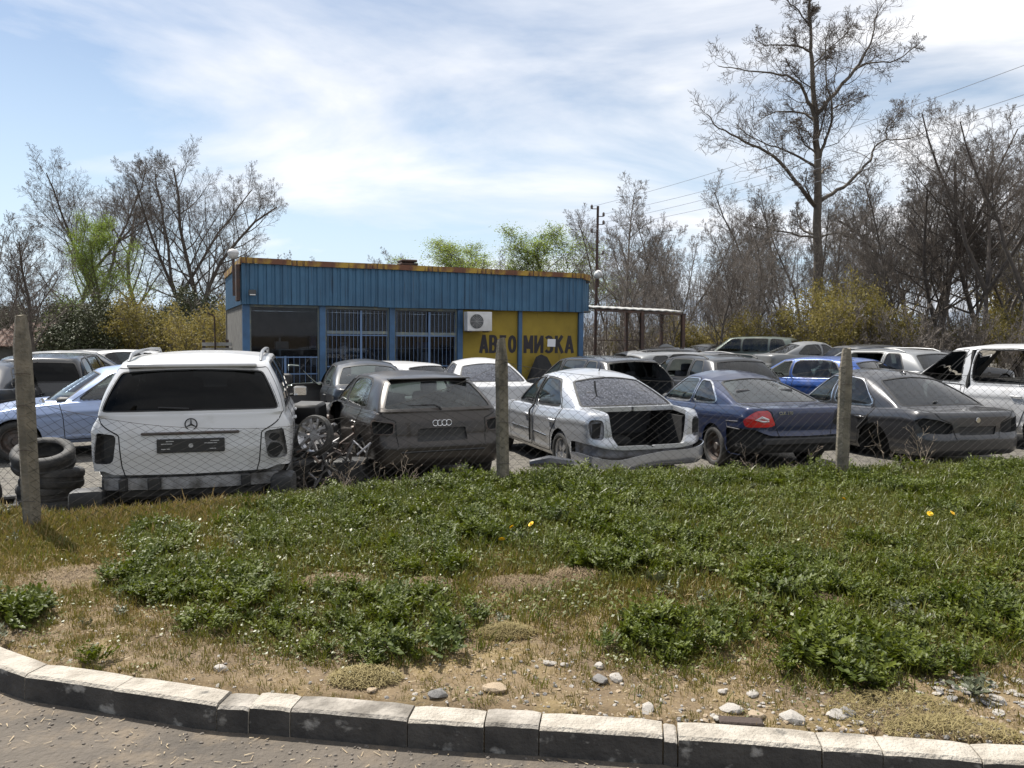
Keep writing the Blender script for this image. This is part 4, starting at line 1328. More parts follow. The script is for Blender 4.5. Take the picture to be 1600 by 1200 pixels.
SEDAN = dict(L=4.53, hw=.865, zs=.24, zsr=.28, gup=.022, belt=[(0, .925), (.5, .95), (1.2, .905), (2.4, .865), (3.1, .86), (3.8, .80), (4.35, .70), (4.53, .65)],
    gbr=.62, xa=2.95, gw=.775, rw=.565, rr=1.42, rf=2.5, roof=[(1.36, 1.255), (1.6, 1.315), (1.9, 1.345), (2.2, 1.345), (2.45, 1.315), (2.6, 1.275)], crown=.085, bulge=.04,
    c3=.10, c4=.40, rear_p=REAR_SED, side_p=SIDE_P, front_p=FRONT_P, rb=.09, xrw=1.05, xfw=3.765, zw=.31, arch=.35, rwin=(.68, .50),
    side_glass=[(1.14, 2.09, 2.09, 1.58, .20), (2.17, 2.92, 2.42, 2.17, .16)], doors=doors4(2.95, 2.13, 1.17, .30, 1.42, 2.34, 1.60), handles=[1.33, 2.30], hz=.75)
COUPE = dict(SEDAN, L=4.64, hw=.87, belt=[(0, .945), (.5, .96), (1.2, .905), (2.4, .855), (3.1, .85), (3.9, .79), (4.45, .69), (4.64, .64)],
    gbr=.60, xa=3.0, gw=.76, rw=.55, rr=1.56, rf=2.58, roof=[(1.5, 1.215), (1.75, 1.275), (2.05, 1.305), (2.35, 1.305), (2.55, 1.275), (2.7, 1.235)], c4=.42,
    xrw=1.06, xfw=3.775, rwin=(.66, .48), side_glass=[(1.10, 1.92, 1.92, 1.64, .26), (1.96, 2.96, 2.45, 1.96, .16)], trim='chrome',
    doors=[[(1.72, ('z', .30)), (3.10, ('z', .30)), (3.12, ('z', .66)), (3.08, 1.85), (2.98, 2.06), (2.46, 2.95), (1.95, 2.95), (1.92, 2.0), (1.72, ('z', .70))]], handles=[1.90])
SEDAN_BIG = dict(SEDAN, L=4.84, hw=.922, belt=[(0, .90), (.5, .935), (1.2, .88), (2.5, .845), (3.2, .84), (4.0, .79), (4.65, .70), (4.84, .65)],
    gbr=.64, xa=3.12, gw=.82, rw=.60, rr=1.50, rf=2.62, roof=[(1.44, 1.285), (1.7, 1.345), (2.0, 1.378), (2.35, 1.38), (2.6, 1.35), (2.75, 1.31)], rb=.11,
    xrw=1.12, xfw=4.0, arch=.365, rwin=(.72, .53), side_glass=[(1.20, 2.22, 2.22, 1.70, .22), (2.30, 3.08, 2.54, 2.30, .16)],
    doors=doors4(3.12, 2.26, 1.24, .30, 1.51, 2.46, 1.72), handles=[1.42, 2.42], hz=.74, trim='chrome')
HATCH = dict(SEDAN, L=4.21, hw=.882, zs=.24, zsr=.30, belt=[(0, .965), (.6, .95), (1.5, .92), (2.5, .90), (3.0, .885), (3.6, .80), (4.05, .69), (4.21, .64)],
    gbr=.12, gup=.03, xa=2.85, gw=.80, rw=.60, rr=.60, rf=2.40, roof=[(.5, 1.315), (.8, 1.36), (1.4, 1.39), (2.0, 1.37), (2.45, 1.315)], crown=.05, bulge=.03,
    c3=.10, c4=.42, t4=.18, rear_p=REAR_HAT, rb=.08, xrw=.80, xfw=3.38, arch=.345, rwin=(.71, .545), rw0=.06, rw1=.90,
    side_glass=[(.72, 1.98, 1.98, 1.0, .2), (2.06, 2.82, 2.30, 2.06, .16)], doors=doors4(2.85, 2.02, 1.02, .32, 1.16, 2.24, 1.10), handles=[1.22, 2.18], hz=.78)
SUV = dict(SEDAN, L=4.78, hw=.955, zs=.42, zsr=.50, belt=[(0, 1.13), (1, 1.12), (3, 1.07), (3.5, 1.05), (4.3, .98), (4.65, .88), (4.78, .80)],
    gbr=.10, gup=.035, xa=3.30, gw=.89, rw=.70, rr=.36, rf=2.80, roof=[(.26, 1.60), (.5, 1.655), (1.0, 1.70), (1.8, 1.715), (2.5, 1.70), (2.95, 1.64)], crown=.045,
    c3=.07, c4=.30, t4=.20, rear_p=REAR_SUV, rb=.07, rc=(.035, .15), xrw=.93, xfw=3.85, zw=.37, wr=.37, arch=.43, rwin=(.825, .665), rw0=.06, rw1=.86,
    side_glass=[(.42, 1.12, 1.12, .66, .16), (1.20, 2.18, 2.18, 1.20, .12), (2.26, 3.26, 2.70, 2.26, .14)], doors=doors4(3.30, 2.22, 1.16, .46, 1.38, 2.64, 1.18), handles=[1.40, 2.45], hz=.98, seat_up=.12)
WAGON = dict(HATCH, L=4.70, hw=.90, belt=[(0, 1.0), (.6, .98), (1.5, .95), (2.7, .925), (3.3, .91), (4.0, .82), (4.5, .71), (4.70, .65)],
    gbr=.12, xa=3.12, gw=.82, rw=.62, rr=.52, rf=2.62, roof=[(.42, 1.36), (.75, 1.41), (1.4, 1.435), (2.2, 1.425), (2.75, 1.37)], xrw=1.0, xfw=3.82,
    side_glass=[(.62, 1.20, 1.20, .84, .2), (1.27, 2.18, 2.18, 1.27, .12), (2.26, 3.08, 2.52, 2.26, .16)], doors=doors4(3.12, 2.22, 1.22, .32, 1.38, 2.46, 1.24), handles=[1.40, 2.36], rwin=(.72, .57))
VAN = dict(HATCH, L=4.65, hw=.93, zs=.28, belt=[(0, 1.06), (1.5, 1.05), (3.0, 1.02), (3.5, 1.0), (4.1, .92), (4.5, .80), (4.65, .72)],
    gbr=.10, xa=3.50, cowl=.42, gw=.86, rw=.70, rr=.26, rf=2.78, roof=[(.2, 1.66), (.5, 1.70), (1.5, 1.735), (2.3, 1.72), (2.9, 1.65)], crown=.05, c3=.07, c4=.28,
    xrw=.92, xfw=3.75, side_glass=[(.35, 1.12, 1.12, .50, .14), (1.20, 2.22, 2.22, 1.20, .12), (2.42, 3.42, 2.82, 2.42, .14)], rwin=(.77, .64),
    doors=[[(1.34, ('z', .36)), (2.28, ('z', .36)), (2.28, 2.95), (1.16, 2.95), (1.16, ('z', .80))], [(2.36, ('z', .36)), (3.30, ('z', .36)), (3.42, ('z', .7)), (3.5, 1.9), (3.44, 2.06), (2.80, 2.95), (2.36, 2.95)]], handles=[1.36, 2.5], hz=.9)
SALOON_FAR = dict(SEDAN, L=4.45, hw=.86)

def cutter(*cuts):
    def f(B):
        for c in cuts: B.cut(*c)
    return f
def socket(B, root, reg, depth, floor_m, wall_m, side='both'):
    for sd in (('left', 'right') if side == 'both' else (side,)):
        B.emit('lamp_socket', [reg], floor_m, root, sd, off=-depth, wall=depth, smooth=False)
def at_body(B, p, out=0.0, sg=1):
    u, v = B.pt(p)
    P, n = B.F(np.array([u]), np.array([v]))[0], B.Nrm(np.array([u]), np.array([v]))[0]
    P = P + n * out
    return Vector((P[0], sg*P[1], P[2]))
def ring_pts(c, r_, n=20, tilt=0.0):
    return [c + Vector((-math.sin(tilt)*-math.sin(a)*r_, math.cos(a)*r_, math.cos(tilt)*math.sin(a)*r_)) for a in np.linspace(0, 2*math.pi, n + 1)]
TAILROT = (R(90), 0, R(-90))          # lettering that faces the tail (-X)

# ---- white off-roader, tail towards us
def suv_cuts(B):
    B.cut('lamp', [('r', .71, ('z', .70)), ('r', .675, ('z', .98)), ('r', .85, ('z', 1.0)), ('s', .14, ('z', .98)), ('s', .17, ('z', .70))], .22)
    B.cut('tail_lower', [('u', 0, 0.0), ('s', .47, 0.0), ('s', .45, ('z', .60)), ('r', .80, ('z', .63)), ('r', .70, ('z', .595)), ('u', 0, ('z', .585))], .08)
SUVW = dict(SUV, lid=[('u', 0, ('z', .57)), ('r', .60, ('z', .575)), ('r', .63, ('z', .68)), ('r', .655, ('z', .98)), ('r', .84, 1.0), ('r', .865, 2.0), ('r', .70, 2.92), ('u', 0, 2.92)], lid_name='tailgate')
suv, B = base_car(SUVW, 'off_roader', 'white off-roader without tail lamps or bumper, tail to the fence', 'car', (-3.13, 7.62, LOT), rz(-15), M['white'],
                  glassm='dark', rear_glass='dark', wheels='steel', setup=suv_cuts)
socket(B, suv, 'lamp', .07, M['trim'], M['white'], 'left')
socket(B, suv, 'lamp', .035, M['bare_white'], M['white'], 'right')
hb = MB()
for (y, z, a, b_) in ((-.78, .925, .060, .040), (-.785, .80, .085, .075)):
    M4 = Matrix.Translation((.055 if z > .9 else .04, y, z)) @ Matrix.Rotation(R(-90), 4, 'Y') @ Matrix.Rotation(R(10), 4, 'Z')
    hb.prism([(b_ * 1.0 * math.cos(t) * (1 + .12*math.sin(3*t+y)), a*.85 * math.sin(t) * (1 + .10*math.cos(4*t))) for t in np.linspace(0, 2*math.pi, 14, endpoint=False)], .02, M4)
hb.build('socket_hole', M['liner'], suv)
# tail below the gate: bare sheet, cross member, brackets, hanging cover
B.emit('tail_sheet', ['tail_lower'], M['bare_white'], suv, off=-.05)
cm = MB()
pts = [Vector((.05 + .10*abs(y/.8)**2, y, .50)) for y in np.linspace(-.80, .80, 9)]
for i in range(8):
    a, b_ = pts[i], pts[i+1]
    cm.box((a+b_)/2, (.07, (b_-a).length + .004, .115), rz=-math.atan2(b_.x-a.x, b_.y-a.y))
cm.build('cross_member', M['bare_white'], suv)
br = MB()
for y, wv in ((-.50, .09), (.34, .12), (.62, .07)): br.rbox((.04, y, .50), (.10, wv, .13), .012, 1)
br.rbox((.13, 0, .40), (.10, 1.35, .12), .03, 1)
br.rbox((.30, .1, .34), (.30, .50, .16), .05, 2)
br.tube([(.12, -.55, .36), (.2, -.2, .32), (.3, .3, .36), (.1, .66, .40)], .022, 6)
br.build('bracket', M['trim'], suv, False)
cv = MB(); cv.rbox((.02, .93, .37), (.34, .30, .22), .05, 2, rz=.12, ry=.08); cv.build('bumper_corner', M['trim'], suv, True, 40)
cv = MB(); cv.rbox((.06, -.86, .40), (.40, .22, .30), .05, 2, rz=-.1); cv.build('bumper_corner', M['trim'], suv, True, 40)
lp = MB(); lp.rbox(at_body(B, ('u', 0, 2.93), -.03) + Vector((.02, 0, .012)), (.20, 1.22, .035), .015, 2, ry=.12)
lp.build('spoiler', M['white'], suv, True, 40)
hs = MB(); hs.rbox(at_body(B, ('u', 0, ('z', .985)), .014), (.02, .90, .028), .008, 1); hs.build('gate_strip', M['steel'], suv)
pc = at_body(B, ('u', 0, ('z', .865)), .012)
pp = MB(); pp.rbox(pc, (.018, .62, .135), .006, 1); po = pp.build('plate_holder', M['plate'], suv)
sc_ = MB()
for y, wv, z in ((.22, .10, .02), (.19, .07, .045), (-.18, .12, .02), (-.22, .08, .042), (.23, .08, -.03), (-.2, .06, -.035)): sc_.box(pc + Vector((-.010, y, z)), (.002, wv, .008))
sc_.lathe([(0, .0), (.022, .0)], 12, Matrix.Translation(pc + Vector((-.0105, 0, .0))) @ Matrix.Rotation(R(-90), 4, 'Y'))
sc_.build('print', M['scuff'], po)
ec = at_body(B, ('u', 0, ('z', 1.065)), .014)
em = MB(); em.tube(ring_pts(ec, .055, 24), .006, 6, False)
for a in (90, 210, 330): em.tube([ec, ec + Vector((0, math.cos(R(a))*.053, math.sin(R(a))*.053))], [.009, .003], 5)
em.build('badge', M['plate'], suv, True)
rl = MB()
for sg in (1, -1):
    xs = np.linspace(.55, 2.55, 12)
    P = []
    for x in xs:
        h = .055 * min(1, min(x - .55, 2.55 - x) / .18)
        P.append((x, sg*.64, float(B.roofz(x)) + .008 + h))
    rl.tube(P, [.012] + [.02]*10 + [.012], 6)
rl.build('roof_rail', M['lightgrey'], suv, True, 60)
wp = MB(); wp.tube([at_body(B, ('r', .02, 2.10), .02), at_body(B, ('r', .30, 2.13), .022)], .009, 5); wp.build('wiper', M['trim'], suv)
mirrors(suv, SUVW, M['trim'])

# ---- grey-brown hatchback
def hat_cuts(B):
    B.cut('lamp', [('r', .62, ('z', .72)), ('r', .60, ('z', .86)), ('s', .28, ('z', .89)), ('s', .22, ('z', .72))], .2)
    B.cut('plate_bay', [('u', 0, ('z', .62)), ('r', .33, ('z', .62)), ('r', .31, ('z', .78)), ('u', 0, ('z', .78))], .1)
    B.cut('bumper', [('u', 0, 0.0), ('s', .45, 0.0), ('s', .42, ('z', .62)), ('r', .80, ('z', .64)), ('r', .62, ('z', .57)), ('u', 0, ('z', .56))], .08)
HATB = dict(HATCH, lid=[('u', 0, ('z', .545)), ('r', .56, ('z', .55)), ('r', .585, ('z', .72)), ('r', .58, ('z', .88)), ('r', .755, 1.0), ('r', .765, 2.0), ('r', .58, 2.95), ('u', 0, 2.95)], lid_name='tailgate')
hat, B = base_car(HATB, 'hatchback', 'dusty grey-brown hatchback without tail lamps, four rings on the tailgate', 'car', (-.85, 9.75, LOT), rz(-23), M['brown'],
                  glassm='clear', rear_glass='hazy', wheels=None, setup=hat_cuts, skip=('door_1left',))
for x, y in ((.80, .76), (3.38, .76), (3.38, -.76), (.80, -.76)): wheel(hat, x, y, .31, .31, .2, 'steel')
socket(B, hat, 'lamp', .07, M['liner'], M['brown'])
B.ribbon('socket_rim', B.polys['lamp'], .014, .003, M['steel'], hat)
B.emit('plate_bay', ['plate_bay'], M['trim'], hat, off=-.025, wall=.025)
B.emit('bumper', ['bumper'], [M['brown'], M['inner']], hat, off=.006, thick=.012)
gp = MB(); gp.rbox(at_body(B, ('u', 0, ('z', .50)), .004), (.02, 1.10, .02), .008, 1); gp.build('bumper_strip', M['trim'], hat)
rg = MB()
for k in range(4): rg.tube(ring_pts(at_body(B, ('u', 0, ('z', .84)), .012) + Vector((0, (k-1.5)*.058, 0)), .036, 18), .005, 5, False)
rg.build('badge', M['chrome'], hat, True)
wp = MB()
a = at_body(B, ('u', 0, 2.06), .02); wp.tube([a, at_body(B, ('r', .08, 2.12), .035), at_body(B, ('r', .40, 2.14), .025)], [.014, .012, .006], 5); wp.tube([a, a + Vector((.02, 0, -.03))], .022, 8)
wp.build('wiper', M['trim'], hat)
sp_ = MB(); sp_.rbox(at_body(B, ('u', 0, 2.97), -.01) + Vector((.04, 0, .006)), (.20, 1.08, .022), .01, 2, ry=.05); sp_.build('spoiler', M['brown'], hat, True, 40)
mirrors(hat, HATB, M['brown'], (-1,))

# ---- silver saloon, boot lid and lamps gone, bumper off its mounts
def sil_cuts(B):
    B.cut('lamp', [('r', .64, ('z', .60)), ('r', .64, ('z', .86)), ('r', .78, ('z', .86)), ('s', .20, ('z', .80)), ('s', .17, ('z', .62))], .3)
    B.cut('boot', [('u', 0, ('z', .50)), ('r', .48, ('z', .50)), ('r', .56, ('z', .62)), ('r', .60, 1.0), ('r', .66, 1.9), ('u', 0, 1.9)], .16)
    B.cut('bumper', [('u', 0, 0.0), ('s', .70, 0.0), ('s', .66, ('z', .54)), ('r', .78, ('z', .54)), ('r', .5, ('z', .48)), ('u', 0, ('z', .47))], .08)
sil, B = base_car(SEDAN, 'saloon_car', 'silver saloon with boot lid missing and rear bumper hanging loose', 'car', (1.80, 10.05, LOT), rz(-19), M['silver'],
                  glassm='tint', rear_glass='dusty', setup=sil_cuts)
socket(B, sil, 'lamp', .05, M['bare'], M['silver'])
for sg in (1, -1):
    lh = MB(); lh.prism([(-.07, -.10), (.07, -.10), (.09, .0), (.05, .09), (-.06, .08)], .02, Matrix.Translation(at_body(B, ('r', .73, ('z', .73)), -.048, sg)) @ Matrix.Rotation(R(-90), 4, 'Y') @ Matrix.Rotation(R(-90) if sg > 0 else R(90), 4, 'Z'))
    lh.build('socket_hole', M['liner'], sil)
B.emit('tail_sheet', ['bumper'], M['bare'], sil, off=-.07)
B.ribbon('boot_seal', B.polys['boot'], .05, .010, M['silver'], sil, height=.05)
bb = MB()
bb.box((.69, 0, .38), (.92, 1.12, .03)); bb.box((1.14, 0, .64), (.03, 1.3, .56))
for sg in (1, -1): bb.box((.69, sg*.585, .62), (.92, .03, .48))
bb.rbox((.75, .25, .50), (.4, .5, .12), .04, 2)
bb.build('boot_lining', M['liner'], sil)
def bw(p):
    x, y, z = p
    k = max(0, min(1, (y + .2) / 1.05))
    k = k*k*(3 - 2*k)
    return (x - .07 - .24*k + (.10*k if x > .3 else 0), y*1.03 + .05*k, z - .02 - .09*k)
M['bumper_silver'] = paint('bumper_paint', (.40, .42, .46), .7, .25, .8, (.2, .19, .17), .62, 1.2)
bo = B.emit('bumper', ['bumper'], [M['bumper_silver'], M['trim']], sil, off=.01, thick=.014, warp=bw)
ca = MB()
q = at_body(B, ('r', .06, 2.80), .02, 1)
ca.tube([(.98, .36, 1.30), (.93, .37, 1.18), (.90, .36, 1.10), (.80, .34, .98), (.75, .345, .90)], [.016, .015, .010, .008, .008], 6)
ca.build('torn_seal_strip', M['trim'], sil, True)
an = MB(); an.tube([(1.60, 0, 1.41), (1.54, 0, 1.50)], [.010, .004], 5); an.build('aerial', M['trim'], sil)
st = MB()
for sg in (1, -1):
    st.tube([at_body(B, ('s', 1.5, ('z', .50)), .006, sg), at_body(B, ('s', 2.05, ('z', .52)), .006, sg)], .012, 5)
    st.tube([at_body(B, ('s', 2.2, ('z', .52)), .006, sg), at_body(B, ('s', 3.0, ('z', .52)), .006, sg)], .012, 5)
st.build('rub_strip', M['chrome'], sil)
dr = MB(); dr.tube([at_body(B, ('s', 2.13, 2.90), .015), at_body(B, ('s', 2.13, 2.3), .02), at_body(B, ('s', 2.13, 2.0), .03), at_body(B, ('s', 2.13, ('z', .80)), .045), at_body(B, ('s', 2.125, ('z', .52)), .03), at_body(B, ('s', 2.14, ('z', .36)), .03)], .016, 6)
dr.build('loose_door_seal', M['rubber'], sil, True)

# ---- dark blue coupe
def cou_cuts(B):
    B.cut('lamp', [('r', .44, ('z', .70)), ('r', .535, ('z', .925)), ('r', .70, ('z', .915)), ('s', .24, ('z', .79)), ('s', .20, ('z', .69))], .22)
    B.cut('bumper', [('u', 0, 0.0), ('s', .70, 0.0), ('s', .66, ('z', .66)), ('s', .30, ('z', .67)), ('r', .72, ('z', .66)), ('r', .5, ('z', .58)), ('u', 0, ('z', .57))], .08)
COU = dict(COUPE, lid=[('u', 0, ('z', .555)), ('r', .40, ('z', .565)), ('r', .50, ('z', .90)), ('r', .58, 1.0), ('r', .67, 1.9), ('u', 0, 1.9)])
cou, B = base_car(COU, 'coupe', 'dark blue coupe with one red tail lamp, bumper missing', 'car', (4.08, 10.85, LOT-.03), rz(-14), M['blue'],
                  glassm='clear', rear_glass='hazy', wheels='steel', setup=cou_cuts)
lo = B.emit('tail_lamp', ['lamp'], M['redlens'], cou, 'left', off=.012, wall=-.012)
cl = B.cut  # noqa
ll = MB()
ll.tube([at_body(B, ('r', .545, ('z', .80)), .012), at_body(B, ('r', .64, ('z', .83)), .014), at_body(B, ('r', .72, ('z', .80)), .014), at_body(B, ('r', .62, ('z', .775)), .014), at_body(B, ('r', .545, ('z', .78)), .012)], [.012, .022, .014, .016, .012], 6)
ll.build('reflector', M['clearlens'], lo, True)
socket(B, cou, 'lamp', .06, M['liner'], M['blue'], 'right')
B.emit('tail_sheet', ['bumper'], M['liner'], cou, off=-.06)
cm = MB(); cm.rbox((.02, 0, .50), (.07, 1.3, .10), .02, 1); cm.rbox((.10, .58, .44), (.06, .22, .10), .04, 2); cm.build('cross_member', M['trim'], cou)
sp2 = MB()
sp2.tube([at_body(B, ('s', .30, ('z', .655)), .006), at_body(B, ('s', .62, ('z', .655)), .006), at_body(B, ('s', .66, ('z', .74)), .006), at_body(B, ('s', .36, ('z', .76)), .006)], .006, 4)
sp2.build('scratched_edge', M['bare'], cou)
text_mesh('badge', 'CLK 270', .060, M['chrome'], cou, at_body(B, ('u', 0, ('z', .87)), .006) + Vector((0, .30, 0)), TAILROT, .003)

# ---- dark grey saloon
def bm_cuts(B):
    B.cut('lamp', [('r', .42, ('z', .60)), ('r', .40, ('z', .74)), ('r', .62, ('z', .81)), ('r', .80, ('z', .84)), ('s', .27, ('z', .80)), ('r', .80, ('z', .62))], .2)
    B.cut('plate_bay', [('u', 0, ('z', .585)), ('r', .30, ('z', .585)), ('r', .33, ('z', .71)), ('u', 0, ('z', .71))], .1)
    B.cut('bumper', [('u', 0, 0.0), ('s', .74, 0.0), ('s', .70, ('z', .55)), ('s', .24, ('z', .57)), ('r', .6, ('z', .55)), ('u', 0, ('z', .50))], .08)
BMW_ = dict(SEDAN_BIG, lid=[('u', 0, ('z', .485)), ('r', .36, ('z', .52)), ('r', .43, ('z', .76)), ('r', .60, ('z', .83)), ('r', .66, 1.0), ('r', .72, 1.9), ('u', 0, 1.9)])
bmw, B = base_car(BMW_, 'saloon_car', 'dark grey saloon without tail lamps, sitting low on the ground right of the blue coupe', 'car', (6.78, 11.35, LOT - .10), rz(-13), M['grey'],
                  glassm='tint', rear_glass='tint', wheels=None, setup=bm_cuts)
socket(B, bmw, 'lamp', .07, M['liner'], M['grey'])
B.emit('plate_bay', ['plate_bay'], M['trim'], bmw, off=-.02, wall=.02)
B.emit('bumper', ['bumper'], [M['grey'], M['inner']], bmw, off=.004, thick=.012)
bd = MB(); c = at_body(B, ('u', 0, ('z', .80)), .008); bd.lathe([(0, .006), (.036, .006), (.040, 0)], 20, Matrix.Translation(c) @ Matrix.Rotation(R(-90), 4, 'Y')); bd.build('badge', M['chrome'], bmw)
fn = MB(); c = Vector((1.62, 0, float(B.roofz(1.62)) + .045)); fn.rbox(c + Vector((.0, 0, .03)), (.20, .045, .07), .02, 2, ry=.35, taper=.45); fn.build('aerial_fin', M['grey'], bmw, True, 50)
ge = MB(); ge.tube([at_body(B, ('s', 1.24, 2.0), .008), at_body(B, ('s', 1.26, ('z', .72)), .012), at_body(B, ('s', 1.46, ('z', .55)), .012)], .022, 6); ge.build('door_gap_seal', M['seam'], bmw, True)
stk = MB(); c = at_body(B, ('r', .12, 2.14), .002); stk.box(c, (.004, .07, .05), ry=-.9); stk.build('sticker', M['scuff'], bmw)

# ---- silver-blue saloon at the far left, nose to the left
sb, B = base_car(SEDAN, 'saloon_car', 'silver-blue saloon nose left, behind the tyre pile', 'car', (-4.8, 14.6, LOT), rz(-122), M['silverblue'], glassm='clear', wheels='steel', skip=('rear_window',))
mirrors(sb, SEDAN, M['silverblue'], ())
# ------------------------------------------------------------------ more cars behind, farther off and simpler
def far(sp, lab, px, Y, a, pm, name='saloon_car', gm_='tint', skip=(), wheels='steel', z=LOT, roll=0.0, lod=0, setup=None, cat='car', group='scrapped cars standing farther back in the yard'):
    X_ = (px - 800)/F_PX * Y
    r_, B = base_car(sp, name, lab, cat, (X_, Y, z), rz(a), pm, group=group, lod=lod, skip=skip, glassm=gm_, wheels=wheels, setup=setup)
    if roll: r_.rotation_euler[0] = R(roll)
    return r_, B
# behind the hatchback: dark car with its side door open
r_, B = far(SEDAN, 'dark grey saloon with front door swung open behind the hatchback', 594, 14.6, -20, M['darkgrey'], skip=('door_1left', 'door_1right', 'side_window_1'), gm_='hazy', lod=1)
od = B.emit('open_door', ['door_1'], [M['greenish'], M['inner']], r_, 'left', thick=.03)
hx = Vector((3.05, .84, 0)); T4 = Matrix.Translation(hx) @ Matrix.Rotation(R(-58), 4, 'Z') @ Matrix.Translation(-hx)
od.matrix_local = T4
r_, B = far(SEDAN, 'white saloon behind the middle fence post, dark rear window', 782, 15.4, -14, M['white'], gm_='dusty', lod=1)
r_, B = far(WAGON, 'white estate car roof between the dark saloon and the white saloon', 690, 18.6, -52, M['white'], 'estate_car', gm_='tint', z=LOT-.2)
def tg_cut(B): B.cut('gate', [('u', 0, ('z', .60)), ('r', .62, ('z', .60)), ('r', .70, 1.0), ('r', .70, 2.05), ('r', .585, 2.92), ('u', 0, 2.92)], .1)
r_, B = far(WAGON, 'black estate car with its tailgate missing, behind the silver saloon', 1012, 15.6, -24, M['black'], 'estate_car', gm_='tint', lod=1, setup=tg_cut, skip=('rear_window',))
B.ribbon('gate_seal', B.polys['gate'], .04, .004, M['rubber'], r_)
def rails(r_, B, sp, m):
    for sg in (1, -1):
        xs_ = np.linspace(sp['rr'] + .25, sp['rf'] - .15, 10); mb = MB()
        mb.tube([(x, sg*sp['rw']*.97, float(B.roofz(x)) + .01 + .05*min(1, min(x - xs_[0], xs_[-1] - x)/.15)) for x in xs_], .017, 6); mb.build('roof_rail', m, r_, True, 60)
r_, B = far(WAGON, 'dark grey estate car with black roof rails behind the blue coupe', 1178, 16.2, -17, M['darkgrey'], 'estate_car', gm_='tint', lod=1, skip=('side_window_1left',)); rails(r_, B, WAGON, M['trim'])
r_, B = far(HATCH, 'bright blue hatchback behind the right fence post', 1398, 17.2, -38, M['brightblue'], 'hatchback', gm_='tint', lod=1, skip=('side_window_1left',))
r_, B = far(WAGON, 'silver estate car with missing side glass left of the white van', 1492, 17.3, -26, M['lightgrey'], 'estate_car', gm_='tint', lod=1, skip=('side_window_1left',), z=LOT+.12); rails(r_, B, WAGON, M['lightgrey'])
def van_cut(B): pass
r_, B = far(VAN, 'white people carrier with side glass and a door missing at the right edge', 1786, 12.3, -22, M['white'], 'people_carrier', gm_='tint', lod=1, skip=('side_window_1left', 'side_window_2left', 'side_window_1right', 'side_window_2right', 'seats'), cat='van')
for x, zz in ((2.30, 0),):
    mb = MB(); mb.tube([at_body(B, ('s', 2.30, ('z', .40)), -.02), at_body(B, ('s', 2.30, 2.0), -.02), at_body(B, ('s', 2.30, 2.92), -.02)], .055, 6); mb.build('pillar_gap', M['seam'], r_)
mb = MB(); mb.rbox((1.2, .0, 1.0), (.5, 1.2, .8), .08, 2); mb.build('seat_row', M['seat'], r_, True, 50)
# left of the off-roader
r_, B = far(SUV, 'black off-roader at the far left, tailgate towards us', 62, 15.6, -16, M['black'], 'off_roader', gm_='tint', rear_glass=None, lod=1) if False else far(SUV, 'black off-roader at the far left behind the silver-blue saloon', 52, 15.8, -30 + 12, M['black'], 'off_roader', gm_='dark', lod=1, z=LOT - .22)
far(SEDAN, 'grey saloon cut by the left picture edge, beside the black off-roader', -105, 13.4, -12, M['darkgrey'], z=LOT)
far(SEDAN, 'pale saloon roof showing behind the black off-roader', 175, 21.5, 72, M['lightgrey'], z=LOT)
far(HATCH, 'white hatchback roof far back left of the white off-roader', 120, 26, 70, M['white'], 'hatchback')
far(HATCH, 'light grey hatchback far back at the left edge', 10, 24, 60, M['lightgrey'], 'hatchback')
far(HATCH, 'dark hatchback far back behind the silver-blue saloon', 205, 27, -80, M['darkgrey'], 'hatchback')
# between the shop and the wood
FARS = [(960, 20.5, 78, 'lightgrey', WAGON, 'grey estate car with a pale roof right of the shop', .0), (1030, 22.5, 62, 'grey', SEDAN, 'grey saloon behind the black estate car', .0),
        (1120, 24.5, -70, 'black', HATCH, 'black hatchback under the end of the lean-to', .1), (1205, 22.5, -35, 'white', SEDAN, 'white saloon roof behind the bright blue hatchback', .0),
        (1185, 29.5, 80, 'lightgrey', SEDAN, 'pale grey saloon in the far row beneath the bare trees', .25), (1255, 31.5, -60, 'greenish', SUV, 'green-grey off-roader stacked highest in the far row', .10),
        (1300, 27.5, 70, 'darkgrey', WAGON, 'dark estate car in the far row left of the yellow bush', .1), (1390, 25.5, 75, 'black', SEDAN, 'black saloon in the far row under the yellow bush', .0),
        (1530, 24.5, -60, 'grey', HATCH, 'grey hatchback behind the silver estate car near the white people carrier', .0), (1060, 33.5, 50, 'darkgrey', SEDAN, 'dark saloon far off below the lean-to roof', .1), (910, 24.2, 66, 'silver', SEDAN, 'silver saloon tight against the right end of the shop', .0)]
for px, Y, a, pn, sp, lab, up in FARS:
    nm = {id(SUV): 'off_roader', id(HATCH): 'hatchback', id(WAGON): 'estate_car'}.get(id(sp), 'saloon_car')
    far(sp, lab, px, Y, a, M[pn], nm, z=LOT + up)
# a loose bonnet standing on edge, right of the shop
mb = MB(); n = 9
V = [((i/8 - .5)*.85, .10*math.sin(j/6*math.pi), j/6*.60*(1 - .35*(2*i/8 - 1)**2)) for j in range(7) for i in range(n)]
mb.add(V, [[j*n+i, j*n+i+1, (j+1)*n+i+1, (j+1)*n+i] for j in range(6) for i in range(n-1)])
p = at_y(1046, 540, 28.0)
o = mb.build('bonnet', M['lightgrey'], None, True, loc=(p.x, p.y, .74), rot=(R(-20), 0, .4)); md = o.modifiers.new('t', 'SOLIDIFY'); md.thickness = .03
tag(o, 'loose pale car bonnet propped upright below the lean-to', 'car part')
mb = MB(); mb.rbox((0, 0, .53), (1.5, .8, 1.06), .1, 2); o = mb.build('engine_block', M['trim'], None, True, loc=(p.x, p.y + .3, LOT)); tag(o, 'dark heap of engine parts carrying the loose pale bonnet', 'car part')

